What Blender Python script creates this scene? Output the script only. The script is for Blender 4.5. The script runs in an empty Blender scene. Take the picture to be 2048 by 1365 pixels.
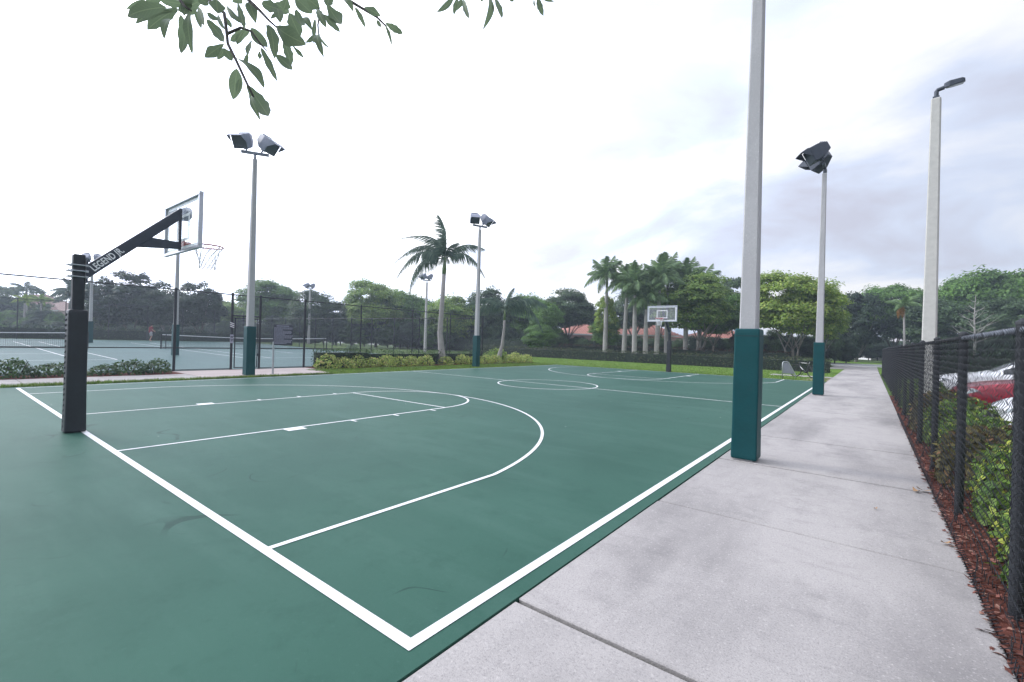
import bpy, bmesh, math, random
import numpy as np
from mathutils import Vector, Matrix, Euler

random.seed(7); rng = np.random.default_rng(7)
R_ = math.radians
scene = bpy.context.scene
COL = scene.collection

# ------------------------------------------------------------------ camera, sky, sun, exposure
CAM = Vector((9.2775, -1.4993, 1.5345))
FWD = Vector((-0.61334, 0.78982, 0.00035)); RGT = Vector((0.78949, 0.61307, 0.02927)); UPV = Vector((-0.02290, -0.01823, 0.99957))
FPX = 920.95
cd = bpy.data.cameras.new('camera'); cam = bpy.data.objects.new('camera', cd); COL.objects.link(cam)
cd.sensor_fit = 'HORIZONTAL'; cd.sensor_width = 36.0; cd.lens = 36.0 * FPX / 2048; cd.clip_start = 0.05; cd.clip_end = 3000
mw = Matrix.Identity(4)
for i in range(3):
    mw[i][0], mw[i][1], mw[i][2], mw[i][3] = RGT[i], UPV[i], -FWD[i], CAM[i]
cam.matrix_world = mw
scene.camera = cam

SUN = Vector((-0.80, -0.18, 0.58)).normalized()          # direction towards the sun
def build_world():
    w = bpy.data.worlds.new('World'); scene.world = w; w.use_nodes = True
    nt = w.node_tree; N = nt.nodes; L = nt.links; N.clear()
    def nd(t, **k):
        n = N.new(t)
        for a, b in k.items(): setattr(n, a, b)
        return n
    def math_(op, a, b=None, clamp=False):
        n = nd('ShaderNodeMath', operation=op, use_clamp=clamp)
        for i, v in enumerate((a, b)):
            if v is None: continue
            if isinstance(v, (int, float)): n.inputs[i].default_value = v
            else: L.new(v, n.inputs[i])
        return n.outputs[0]
    tc = nd('ShaderNodeTexCoord')
    sky = nd('ShaderNodeTexSky', sky_type='NISHITA', sun_disc=False)
    sky.sun_elevation = math.asin(SUN.z); sky.sun_rotation = math.atan2(SUN.x, SUN.y)
    sky.air_density = 1.2; sky.dust_density = 3.0
    d = tc.outputs['Generated']
    sep = nd('ShaderNodeSeparateXYZ'); L.new(d, sep.inputs[0])
    dot = nd('ShaderNodeVectorMath', operation='DOT_PRODUCT'); L.new(d, dot.inputs[0]); dot.inputs[1].default_value = SUN
    s = math_('ADD', math_('MULTIPLY', dot.outputs['Value'], 0.5), 0.5, True)      # 0 away from the sun, 1 at it
    glow = math_('POWER', s, 5.0)
    # cloud deck: direction projected on a plane overhead
    zz = math_('ADD', math_('MAXIMUM', sep.outputs[2], 0.0), 0.36)
    cx = math_('DIVIDE', sep.outputs[0], zz); cy = math_('DIVIDE', sep.outputs[1], zz)
    cv = nd('ShaderNodeCombineXYZ'); L.new(cx, cv.inputs[0]); L.new(cy, cv.inputs[1])
    mp = nd('ShaderNodeMapping'); L.new(cv.outputs[0], mp.inputs[0]); mp.inputs['Rotation'].default_value = (0, 0, 0.5); mp.inputs['Location'].default_value = (3.1, 1.7, 0)
    mp.inputs['Scale'].default_value = (0.85, 1.1, 1)
    n1 = nd('ShaderNodeTexNoise'); L.new(mp.outputs[0], n1.inputs['Vector']); n1.inputs['Scale'].default_value = 2.0; n1.inputs['Detail'].default_value = 7; n1.inputs['Roughness'].default_value = 0.52
    n1.inputs['Distortion'].default_value = 0.35
    rp = nd('ShaderNodeValToRGB'); L.new(n1.outputs['Fac'], rp.inputs[0])
    rp.color_ramp.elements[0].position = 0.36; rp.color_ramp.elements[0].color = (0.80, 0.82, 0.98, 1)
    rp.color_ramp.elements[1].position = 0.62; rp.color_ramp.elements[1].color = (1.30, 1.31, 1.36, 1)
    e = rp.color_ramp.elements.new(0.48); e.color = (0.93, 1.02, 1.24, 1)
    gain = math_('ADD', math_('MULTIPLY', glow, 3.2), 0.78)
    mul = nd('ShaderNodeMix', data_type='RGBA', blend_type='MULTIPLY'); mul.inputs['Factor'].default_value = 1.0
    L.new(rp.outputs[0], mul.inputs['A'])
    cg = nd('ShaderNodeCombineXYZ')
    for i in range(3): L.new(gain, cg.inputs[i])
    L.new(cg.outputs[0], mul.inputs['B'])
    # a thin share of the clear Nishita sky shows through the deck
    sk = nd('ShaderNodeMix', data_type='RGBA', blend_type='MULTIPLY'); sk.inputs['Factor'].default_value = 1.0
    L.new(sky.outputs[0], sk.inputs['A']); sk.inputs['B'].default_value = (0.09, 0.09, 0.09, 1)
    mx = nd('ShaderNodeMix', data_type='RGBA'); mx.inputs['Factor'].default_value = 0.86
    L.new(sk.outputs['Result'], mx.inputs['A']); L.new(mul.outputs['Result'], mx.inputs['B'])
    bg = nd('ShaderNodeBackground'); bg.inputs['Strength'].default_value = 1.0
    L.new(mx.outputs['Result'], bg.inputs['Color'])
    out = nd('ShaderNodeOutputWorld'); L.new(bg.outputs[0], out.inputs[0])
build_world()
sd = bpy.data.lights.new('sun', 'SUN'); sd.energy = 1.5; sd.angle = R_(10); sd.color = (1.0, 0.96, 0.90)
so = bpy.data.objects.new('sun', sd); COL.objects.link(so); so.rotation_euler = (-SUN).to_track_quat('-Z', 'Y').to_euler(); so.location = (0, 0, 30)
scene.view_settings.view_transform = 'Standard'; scene.view_settings.look = 'None'
scene.view_settings.exposure = 0.0; scene.view_settings.gamma = 1.0; scene.view_settings.use_curve_mapping = False
scene.cycles.max_bounces = 8; scene.cycles.transparent_max_bounces = 16

# ------------------------------------------------------------------ placing: a pixel of the 2048-wide photo and a depth give a point of the place
def at(u, v, d): return CAM + (FWD + RGT * ((u - 1024) / FPX) - UPV * ((v - 682.5) / FPX)) * d
def gp(u, v, z=0.0):
    r = FWD + RGT * ((u - 1024) / FPX) - UPV * ((v - 682.5) / FPX)
    return CAM + r * ((z - CAM.z) / r.z)
def smooth(a, b, x):
    t = min(1, max(0, (x - a) / (b - a))); return t * t * (3 - 2 * t)
def gz(x, y):
    """ground height: level round the ball court, rising gently under the tennis courts"""
    s = 0.0122 * (min(max(-12 - x, 0), 42))
    return s * (1 - smooth(27, 46, y))

# ------------------------------------------------------------------ materials
def mat(name, col, rough=0.7, var=0.0, scale=8.0, bump=0.0, bscale=60.0, metal=0.0, spec=0.5, col2=None, detail=5, dirt=None):
    m = bpy.data.materials.new(name); m.use_nodes = True
    nt = m.node_tree; N = nt.nodes; L = nt.links; b = N['Principled BSDF']
    b.inputs['Roughness'].default_value = rough; b.inputs['Metallic'].default_value = metal; b.inputs['Specular IOR Level'].default_value = spec
    b.inputs['Base Color'].default_value = (*col, 1)
    tc = N.new('ShaderNodeTexCoord')
    cur = None
    if var > 0 or col2:
        n = N.new('ShaderNodeTexNoise'); n.inputs['Scale'].default_value = scale; n.inputs['Detail'].default_value = detail; n.inputs['Roughness'].default_value = 0.6
        L.new(tc.outputs['Object'], n.inputs['Vector'])
        r = N.new('ShaderNodeValToRGB'); L.new(n.outputs['Fac'], r.inputs[0])
        c2 = col2 or tuple(c * (1 + var) for c in col); c1 = col if col2 else tuple(c * (1 - var) for c in col)
        r.color_ramp.elements[0].position = 0.3; r.color_ramp.elements[0].color = (*c1, 1)
        r.color_ramp.elements[1].position = 0.7; r.color_ramp.elements[1].color = (*c2, 1)
        cur = r.outputs[0]
    if dirt:
        dcol, dscale, lo, hi = dirt
        n = N.new('ShaderNodeTexNoise'); n.inputs['Scale'].default_value = dscale; n.inputs['Detail'].default_value = 7; n.inputs['Roughness'].default_value = 0.65
        L.new(tc.outputs['Object'], n.inputs['Vector'])
        mr = N.new('ShaderNodeMapRange'); mr.inputs['From Min'].default_value = lo; mr.inputs['From Max'].default_value = hi; L.new(n.outputs['Fac'], mr.inputs['Value'])
        x = N.new('ShaderNodeMix'); x.data_type = 'RGBA'; L.new(mr.outputs[0], x.inputs['Factor'])
        if cur: L.new(cur, x.inputs['A'])
        else: x.inputs['A'].default_value = (*col, 1)
        x.inputs['B'].default_value = (*dcol, 1); cur = x.outputs['Result']
    if cur: L.new(cur, b.inputs['Base Color'])
    if bump > 0:
        n = N.new('ShaderNodeTexNoise'); n.inputs['Scale'].default_value = bscale; n.inputs['Detail'].default_value = 6; L.new(tc.outputs['Object'], n.inputs['Vector'])
        bp = N.new('ShaderNodeBump'); bp.inputs['Strength'].default_value = bump; bp.inputs['Distance'].default_value = 0.02; L.new(n.outputs['Fac'], bp.inputs['Height']); L.new(bp.outputs[0], b.inputs['Normal'])
    return m

def leafmat(name, dark, light, third=None, trans=0.38, rough=0.55):
    """foliage: each leaf its own tone between two greens (and a share of a third colour), part of the light passing through"""
    m = bpy.data.materials.new(name); m.use_nodes = True
    nt = m.node_tree; N = nt.nodes; L = nt.links; b = N['Principled BSDF']; out = N['Material Output']
    g = N.new('ShaderNodeNewGeometry')
    r = N.new('ShaderNodeValToRGB'); L.new(g.outputs['Random Per Island'], r.inputs[0])
    r.color_ramp.elements[0].color = (*dark, 1); r.color_ramp.elements[1].color = (*light, 1)
    if third:
        r.color_ramp.elements[1].position = 0.8
        e = r.color_ramp.elements.new(0.97); e.color = (*third, 1)
    tc = N.new('ShaderNodeTexCoord'); n = N.new('ShaderNodeTexNoise'); n.inputs['Scale'].default_value = 2.2; n.inputs['Detail'].default_value = 2; L.new(tc.outputs['Object'], n.inputs['Vector'])
    mr = N.new('ShaderNodeMapRange'); mr.inputs['To Min'].default_value = 0.65; mr.inputs['To Max'].default_value = 1.35; mr.inputs['From Min'].default_value = 0.3; mr.inputs['From Max'].default_value = 0.7; L.new(n.outputs['Fac'], mr.inputs['Value'])
    h = N.new('ShaderNodeHueSaturation'); L.new(r.outputs[0], h.inputs['Color']); L.new(mr.outputs[0], h.inputs['Value'])
    L.new(h.outputs[0], b.inputs['Base Color']); b.inputs['Roughness'].default_value = rough; b.inputs['Specular IOR Level'].default_value = 0.35
    t = N.new('ShaderNodeBsdfTranslucent'); L.new(h.outputs[0], t.inputs['Color'])
    x = N.new('ShaderNodeMixShader'); x.inputs[0].default_value = trans; L.new(b.outputs[0], x.inputs[1]); L.new(t.outputs[0], x.inputs[2]); L.new(x.outputs[0], out.inputs['Surface'])
    return m

def glassmat(name, col=(0.9, 0.95, 0.95), mixf=0.22):
    m = bpy.data.materials.new(name); m.use_nodes = True
    nt = m.node_tree; N = nt.nodes; L = nt.links; N.remove(N['Principled BSDF']); out = N['Material Output']
    t = N.new('ShaderNodeBsdfTransparent'); t.inputs[0].default_value = (*col, 1)
    g = N.new('ShaderNodeBsdfGlossy'); g.inputs['Roughness'].default_value = 0.08; g.inputs[0].default_value = (0.9, 0.9, 0.9, 1)
    d = N.new('ShaderNodeBsdfDiffuse'); d.inputs[0].default_value = (0.7, 0.72, 0.74, 1)
    f = N.new('ShaderNodeValue'); f.outputs[0].default_value = 0.05
    a = N.new('ShaderNodeMixShader'); a.inputs[0].default_value = mixf; L.new(t.outputs[0], a.inputs[1]); L.new(d.outputs[0], a.inputs[2])
    x = N.new('ShaderNodeMixShader'); L.new(f.outputs[0], x.inputs[0]); L.new(a.outputs[0], x.inputs[1]); L.new(g.outputs[0], x.inputs[2]); L.new(x.outputs[0], out.inputs['Surface'])
    return m

def court_mat(name, base, dark, light):
    """acrylic sports surface: rolled-on paint with faint streaks, scuffs and pale specks"""
    m = bpy.data.materials.new(name); m.use_nodes = True
    nt = m.node_tree; N = nt.nodes; L = nt.links; b = N['Principled BSDF']
    tc = N.new('ShaderNodeTexCoord')
    def noise(scale, det, sc=(1, 1, 1), rot=0.0, ro=0.6):
        mp = N.new('ShaderNodeMapping'); mp.inputs['Scale'].default_value = sc; mp.inputs['Rotation'].default_value = (0, 0, rot); L.new(tc.outputs['Object'], mp.inputs[0])
        n = N.new('ShaderNodeTexNoise'); n.inputs['Scale'].default_value = scale; n.inputs['Detail'].default_value = det; n.inputs['Roughness'].default_value = ro; L.new(mp.outputs[0], n.inputs['Vector']); return n.outputs['Fac']
    def mixc(fac, a, c, lo, hi, amt=1.0):
        mr = N.new('ShaderNodeMapRange'); mr.inputs['From Min'].default_value = lo; mr.inputs['From Max'].default_value = hi; mr.inputs['To Max'].default_value = amt; L.new(fac, mr.inputs['Value'])
        x = N.new('ShaderNodeMix'); x.data_type = 'RGBA'; L.new(mr.outputs[0], x.inputs['Factor'])
        if isinstance(a, tuple): x.inputs['A'].default_value = (*a, 1)
        else: L.new(a, x.inputs['A'])
        x.inputs['B'].default_value = (*c, 1); return x.outputs['Result']
    c = mixc(noise(0.35, 4), base, dark, 0.35, 0.75)
    c = mixc(noise(1.2, 6, (0.25, 1.6, 1), 0.15), c, light, 0.5, 0.8, 0.55)
    c = mixc(noise(2.6, 7, (1, 1, 1), 0.9, 0.7), c, dark, 0.52, 0.74, 0.8)
    c = mixc(noise(0.7, 6, (0.4, 1.3, 1), 1.3, 0.7), c, light, 0.52, 0.75, 0.45)
    c = mixc(noise(34, 4, ro=0.75), c, light, 0.58, 0.78, 0.55)
    c = mixc(noise(17, 5, (1, 1, 1), 0.7, 0.75), c, dark, 0.56, 0.76, 0.6)
    c = mixc(noise(7.0, 3, (0.18, 1.5, 1), 2.2), c, dark, 0.70, 0.78, 0.5)
    # thin wandering scuffs left by shoes and wheels
    for sc_, sd_, wd in ((0.55, 0.0, 0.0035), (0.9, 4.0, 0.003)):
        f1 = noise(sc_, 1.5, (1, 1, 1), sd_ + 0.4, 0.4)
        ab = N.new('ShaderNodeMath'); ab.operation = 'SUBTRACT'; L.new(f1, ab.inputs[0]); ab.inputs[1].default_value = 0.5
        a2 = N.new('ShaderNodeMath'); a2.operation = 'ABSOLUTE'; L.new(ab.outputs[0], a2.inputs[0])
        ls = N.new('ShaderNodeMath'); ls.operation = 'LESS_THAN'; L.new(a2.outputs[0], ls.inputs[0]); ls.inputs[1].default_value = wd
        mk = N.new('ShaderNodeMapRange'); mk.inputs['From Min'].default_value = 0.57; mk.inputs['From Max'].default_value = 0.64; mk.inputs['To Max'].default_value = 0.55; L.new(noise(0.8, 3, (1, 1, 1), sd_ + 2.0), mk.inputs['Value'])
        ml = N.new('ShaderNodeMath'); ml.operation = 'MULTIPLY'; L.new(ls.outputs[0], ml.inputs[0]); L.new(mk.outputs[0], ml.inputs[1])
        xx = N.new('ShaderNodeMix'); xx.data_type = 'RGBA'; L.new(ml.outputs[0], xx.inputs['Factor']); L.new(c, xx.inputs['A']); xx.inputs['B'].default_value = (dark[0] * .4, dark[1] * .4, dark[2] * .45, 1); c = xx.outputs['Result']
    # scattered pale chips
    v = N.new('ShaderNodeTexVoronoi'); v.inputs['Scale'].default_value = 1.7; L.new(tc.outputs['Object'], v.inputs['Vector'])
    lt = N.new('ShaderNodeMath'); lt.operation = 'LESS_THAN'; lt.inputs[1].default_value = 0.022; L.new(v.outputs['Distance'], lt.inputs[0])
    x = N.new('ShaderNodeMix'); x.data_type = 'RGBA'; L.new(lt.outputs[0], x.inputs['Factor']); L.new(c, x.inputs['A']); x.inputs['B'].default_value = (0.5, 0.55, 0.52, 1)
    L.new(x.outputs['Result'], b.inputs['Base Color'])
    b.inputs['Roughness'].default_value = 0.5; b.inputs['Specular IOR Level'].default_value = 0.05
    n = N.new('ShaderNodeTexNoise'); n.inputs['Scale'].default_value = 260; n.inputs['Detail'].default_value = 3; L.new(tc.outputs['Object'], n.inputs['Vector'])
    bp = N.new('ShaderNodeBump'); bp.inputs['Strength'].default_value = 0.25; bp.inputs['Distance'].default_value = 0.004; L.new(n.outputs['Fac'], bp.inputs['Height']); L.new(bp.outputs[0], b.inputs['Normal'])
    return m

def concrete_mat(name, base, speck, stain, rough=0.85):
    m = bpy.data.materials.new(name); m.use_nodes = True
    nt = m.node_tree; N = nt.nodes; L = nt.links; b = N['Principled BSDF']
    tc = N.new('ShaderNodeTexCoord')
    def noise(scale, det, ro=0.6, sc=(1, 1, 1)):
        mp = N.new('ShaderNodeMapping'); mp.inputs['Scale'].default_value = sc; L.new(tc.outputs['Object'], mp.inputs[0])
        n = N.new('ShaderNodeTexNoise'); n.inputs['Scale'].default_value = scale; n.inputs['Detail'].default_value = det; n.inputs['Roughness'].default_value = ro; L.new(mp.outputs[0], n.inputs['Vector']); return n.outputs['Fac']
    def mixc(fac, a, c, lo, hi, amt=1.0):
        mr = N.new('ShaderNodeMapRange'); mr.inputs['From Min'].default_value = lo; mr.inputs['From Max'].default_value = hi; mr.inputs['To Max'].default_value = amt; L.new(fac, mr.inputs['Value'])
        x = N.new('ShaderNodeMix'); x.data_type = 'RGBA'; L.new(mr.outputs[0], x.inputs['Factor'])
        if isinstance(a, tuple): x.inputs['A'].default_value = (*a, 1)
        else: L.new(a, x.inputs['A'])
        x.inputs['B'].default_value = (*c, 1); return x.outputs['Result']
    c = mixc(noise(0.45, 7, 0.62, (1.9, 0.6, 1)), base, stain, 0.44, 0.73, 0.85)
    c = mixc(noise(4.3, 6, 0.7, (0.6, 1.2, 1)), c, stain, 0.54, 0.78, 0.5)
    c = mixc(noise(1.3, 7, 0.7, (1.0, 0.7, 1)), c, stain, 0.52, 0.74, 0.55)
    c = mixc(noise(95, 4, 0.75), c, speck, 0.50, 0.72, 0.75)
    c = mixc(noise(48, 3), c, tuple(min(1, k * 1.35) for k in base), 0.58, 0.75, 0.6)
    L.new(c, b.inputs['Base Color']); b.inputs['Roughness'].default_value = rough; b.inputs['Specular IOR Level'].default_value = 0.25
    n = N.new('ShaderNodeTexNoise'); n.inputs['Scale'].default_value = 150; n.inputs['Detail'].default_value = 5; L.new(tc.outputs['Object'], n.inputs['Vector'])
    bp = N.new('ShaderNodeBump'); bp.inputs['Strength'].default_value = 0.5; bp.inputs['Distance'].default_value = 0.006; L.new(n.outputs['Fac'], bp.inputs['Height']); L.new(bp.outputs[0], b.inputs['Normal'])
    return m

M = dict(
    court=court_mat('court_paint', (0.042, 0.108, 0.082), (0.029, 0.082, 0.062), (0.066, 0.138, 0.112)),
    tennis=court_mat('tennis_paint', (0.060, 0.120, 0.118), (0.050, 0.10, 0.10), (0.085, 0.15, 0.15)),
    line=mat('line_paint', (0.70, 0.70, 0.71), 0.6, 0.07, 6, 0.15, 200, dirt=((0.30, 0.38, 0.36), 11, 0.58, 0.86)),
    walk=concrete_mat('sidewalk_concrete', (0.385, 0.362, 0.350), (0.15, 0.145, 0.145), (0.175, 0.166, 0.166)),
    pinkwalk=concrete_mat('pink_concrete', (0.42, 0.36, 0.345), (0.27, 0.23, 0.22), (0.33, 0.28, 0.27)),
    joint=mat('joint_dirt', (0.035, 0.035, 0.037), 0.95, 0.3, 30),
    grass=mat('lawn_ground', (0.070, 0.145, 0.022), 0.95, col2=(0.15, 0.235, 0.045), scale=1.1, bump=0.6, bscale=40, detail=8, spec=0.1),
    ground=mat('far_ground', (0.05, 0.09, 0.025), 0.95, col2=(0.10, 0.14, 0.05), scale=0.4, bump=0.5, bscale=12, detail=8, spec=0.1),
    mulch=mat('mulch_ground', (0.075, 0.026, 0.020), 0.95, col2=(0.16, 0.06, 0.045), scale=22, bump=0.9, bscale=55, spec=0.1),
    dirt=mat('dry_dirt', (0.22, 0.19, 0.13), 0.95, 0.25, 9, 0.5, 30, spec=0.1),
    asphalt=mat('asphalt', (0.085, 0.085, 0.09), 0.9, 0.25, 20, 0.4, 120),
    road=mat('street_surface', (0.24, 0.25, 0.26), 0.9, 0.15, 4, 0.3, 60),
    kerb=mat('kerb_concrete', (0.55, 0.56, 0.54), 0.85, 0.12, 5, 0.3, 60),
    pole=concrete_mat('pole_concrete', (0.45, 0.445, 0.45), (0.30, 0.30, 0.31), (0.34, 0.335, 0.34), 0.8),
    pad=mat('green_vinyl_pad', (0.003, 0.056, 0.062), 0.5, 0.12, 3, 0.12, 26, spec=0.22, dirt=((0.008, 0.054, 0.062), 5, 0.55, 0.8)),
    black=mat('black_steel', (0.014, 0.017, 0.022), 0.65, 0.2, 14, 0.05, 60),
    blackpad=mat('black_vinyl_pad', (0.012, 0.015, 0.020), 0.5, 0.25, 4, 0.15, 18),
    blackarm=mat('navy_black_paint', (0.030, 0.038, 0.058), 0.45, 0.15, 10),
    alu=mat('aluminium', (0.46, 0.48, 0.52), 0.35, 0.08, 20, metal=0.65),
    galv=mat('galvanised_steel', (0.40, 0.42, 0.44), 0.45, 0.12, 20, metal=0.6),
    rim=mat('rim_red', (0.40, 0.035, 0.03), 0.4, 0.1, 20),
    cord=mat('white_net_cord', (0.72, 0.73, 0.75), 0.8, 0.1, 30),
    white=mat('white_paint', (0.78, 0.78, 0.80), 0.5, 0.05, 10),
    glass=glassmat('acrylic_board', (0.95, 0.97, 0.97), 0.07),
    lampdark=mat('lamp_housing_dark', (0.045, 0.055, 0.075), 0.45, 0.15, 8, metal=0.2),
    lamplight=mat('lamp_housing_grey', (0.22, 0.24, 0.31), 0.5, 0.12, 8),
    lens=mat('lamp_lens', (0.30, 0.33, 0.34), 0.25, 0.2, 90),
    floodlens=mat('flood_lens', (0.055, 0.065, 0.085), 0.3, 0.2, 30),
    greyrail=mat('worn_grey_rail', (0.13, 0.145, 0.175), 0.6, 0.2, 20),
    wire=mat('black_vinyl_wire', (0.010, 0.012, 0.017), 0.45),
    netmesh=mat('tennis_net_cord', (0.012, 0.014, 0.016), 0.8),
    trunk=mat('bark', (0.13, 0.115, 0.10), 0.9, col2=(0.24, 0.22, 0.20), scale=5, bump=0.6, bscale=18),
    bark_dark=mat('bark_dark', (0.05, 0.045, 0.04), 0.9, 0.3, 9, 0.6, 30),
    palmtrunk=mat('palm_trunk', (0.24, 0.225, 0.215), 0.85, col2=(0.36, 0.34, 0.33), scale=3.5, bump=0.4, bscale=14),
    shaft=mat('palm_crownshaft', (0.10, 0.16, 0.05), 0.5, 0.2, 4),
    roof_red=mat('roof_tile_red', (0.33, 0.135, 0.105), 0.85, col2=(0.46, 0.23, 0.185), scale=3, bump=0.3, bscale=12),
    roof_tan=mat('roof_tile_tan', (0.30, 0.20, 0.17), 0.85, col2=(0.40, 0.28, 0.25), scale=3, bump=0.3, bscale=12),
    roof_grey=mat('roof_grey', (0.42, 0.40, 0.41), 0.85, 0.12, 3),
    stucco_pink=mat('stucco_pink', (0.55, 0.36, 0.32), 0.9, 0.08, 2),
    stucco_white=mat('stucco_white', (0.70, 0.69, 0.68), 0.9, 0.06, 2),
    window=mat('window_glass', (0.02, 0.025, 0.03), 0.12, spec=0.8),
    car=mat('white_car_paint', (0.74, 0.75, 0.77), 0.18, 0.02, 3, spec=0.6),
    tyre=mat('tyre_rubber', (0.012, 0.012, 0.013), 0.8, 0.2, 30),
    taillight=mat('red_tail_lens', (0.42, 0.012, 0.025), 0.2, 0.1, 20, spec=0.7),
    skin=mat('skin', (0.42, 0.25, 0.19), 0.6, 0.06, 20),
    shirt=mat('dark_red_shirt', (0.20, 0.018, 0.03), 0.85, 0.15, 20),
    shorts=mat('light_shorts', (0.40, 0.38, 0.40), 0.85, 0.1, 20),
    hair=mat('dark_hair', (0.02, 0.015, 0.012), 0.7, 0.2, 40),
    signblack=mat('sign_dark', (0.030, 0.033, 0.050), 0.5, 0.15, 10),
    signtext=mat('sign_print', (0.30, 0.30, 0.38), 0.6, 0.1, 30),
    dryleaf=mat('dry_leaf', (0.28, 0.17, 0.09), 0.8, 0.3, 30),
    f_dark=leafmat('foliage_dark', (0.042, 0.080, 0.038), (0.095, 0.155, 0.060)),
    f_deep=leafmat('foliage_deep', (0.022, 0.044, 0.026), (0.050, 0.086, 0.040)),
    f_mid=leafmat('foliage_mid', (0.066, 0.150, 0.032), (0.155, 0.285, 0.055)),
    f_light=leafmat('foliage_light', (0.12, 0.215, 0.045), (0.26, 0.38, 0.08), (0.34, 0.42, 0.11)),
    f_lime=leafmat('foliage_lime', (0.14, 0.235, 0.035), (0.30, 0.41, 0.07), (0.40, 0.44, 0.11)),
    f_croton=leafmat('croton_leaf', (0.15, 0.27, 0.05), (0.55, 0.62, 0.17), (0.68, 0.50, 0.24)),
    f_hedge=leafmat('hedge_leaf', (0.030, 0.052, 0.028), (0.075, 0.105, 0.042), (0.11, 0.095, 0.055)),
    f_hedgered=leafmat('red_tipped_hedge_leaf', (0.030, 0.034, 0.022), (0.085, 0.060, 0.038), (0.17, 0.075, 0.05)),
    f_palm=leafmat('palm_leaf', (0.060, 0.105, 0.082), (0.14, 0.20, 0.145), trans=0.28),
    f_royal=leafmat('royal_palm_leaf', (0.085, 0.155, 0.070), (0.21, 0.31, 0.12), trans=0.28),
    f_bed=leafmat('shrub_leaf', (0.055, 0.12, 0.025), (0.17, 0.27, 0.05), (0.40, 0.44, 0.07)),
    f_bedred=leafmat('bronze_shrub_leaf', (0.06, 0.055, 0.02), (0.15, 0.13, 0.04), (0.20, 0.09, 0.04)),
    f_low=leafmat('low_shrub_leaf', (0.030, 0.070, 0.026), (0.080, 0.140, 0.045)),
    f_oak=leafmat('oak_leaf', (0.070, 0.115, 0.080), (0.19, 0.25, 0.14), trans=0.48, rough=0.42),
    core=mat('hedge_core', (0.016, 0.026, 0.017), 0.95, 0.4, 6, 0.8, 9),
    f_dead=leafmat('dead_frond', (0.20, 0.10, 0.03), (0.36, 0.18, 0.05)),
    f_red=leafmat('red_leaf', (0.10, 0.03, 0.025), (0.22, 0.06, 0.045)),
    chip=leafmat('mulch_chip', (0.050, 0.018, 0.014), (0.22, 0.085, 0.065), (0.34, 0.20, 0.15), trans=0.0, rough=0.9),
    blade=leafmat('grass_blade', (0.065, 0.14, 0.018), (0.16, 0.25, 0.045), (0.24, 0.25, 0.09), trans=0.3),
)

def oak_veins():
    m = M['f_oak']; N = m.node_tree.nodes; L = m.node_tree.links; b = N['Principled BSDF']; h = b.inputs['Base Color'].links[0].from_node
    tc = N.new('ShaderNodeTexCoord'); sp = N.new('ShaderNodeSeparateXYZ'); L.new(tc.outputs['Object'], sp.inputs[0])
    ab = N.new('ShaderNodeMath'); ab.operation = 'ABSOLUTE'; L.new(sp.outputs[1], ab.inputs[0])
    lt = N.new('ShaderNodeMath'); lt.operation = 'LESS_THAN'; lt.inputs[1].default_value = 0.0011; L.new(ab.outputs[0], lt.inputs[0])
    # side veins run forward from the midrib
    sm = N.new('ShaderNodeMath'); sm.operation = 'SUBTRACT'; L.new(sp.outputs[0], sm.inputs[0]); L.new(ab.outputs[0], sm.inputs[1])
    md = N.new('ShaderNodeMath'); md.operation = 'PINGPONG'; md.inputs[1].default_value = 0.006; L.new(sm.outputs[0], md.inputs[0])
    l2 = N.new('ShaderNodeMath'); l2.operation = 'LESS_THAN'; l2.inputs[1].default_value = 0.0006; L.new(md.outputs[0], l2.inputs[0])
    l3 = N.new('ShaderNodeMath'); l3.operation = 'MULTIPLY'; l3.inputs[1].default_value = 0.35; L.new(l2.outputs[0], l3.inputs[0])
    mx = N.new('ShaderNodeMath'); mx.operation = 'MAXIMUM'; L.new(lt.outputs[0], mx.inputs[0]); L.new(l3.outputs[0], mx.inputs[1])
    x = N.new('ShaderNodeMix'); x.data_type = 'RGBA'; L.new(mx.outputs[0], x.inputs['Factor']); L.new(h.outputs[0], x.inputs['A']); x.inputs['B'].default_value = (0.28, 0.34, 0.18, 1)
    L.new(x.outputs['Result'], b.inputs['Base Color'])
oak_veins()
# ------------------------------------------------------------------ builders
def link(o, parent=None):
    COL.objects.link(o)
    if parent is not None: o.parent = parent
    return o
def tag(o, label, cat, group=None):
    o['label'] = label; o['category'] = cat
    if group: o['group'] = group
    return o
def thing(name, label, cat, loc=(0, 0, 0), rz=0.0, group=None):
    o = bpy.data.objects.new(name, None); o.empty_display_size = 0.2; o.location = loc; o.rotation_euler = (0, 0, rz); link(o)
    return tag(o, label, cat, group)
def obj(name, me, parent=None, m=None):
    o = bpy.data.objects.new(name, me); link(o, parent)
    if m is not None:
        mm = M[m] if isinstance(m, str) else m
        if not me.materials: me.materials.append(mm)
        elif me.materials[0] is not mm:
            o.material_slots[0].link = 'OBJECT'; o.material_slots[0].material = mm
    return o
def copy_tree(o, parent=None):
    c = o.copy(); link(c)
    c.parent = parent
    for ch in list(o.children): copy_tree(ch, c)
    return c

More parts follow.
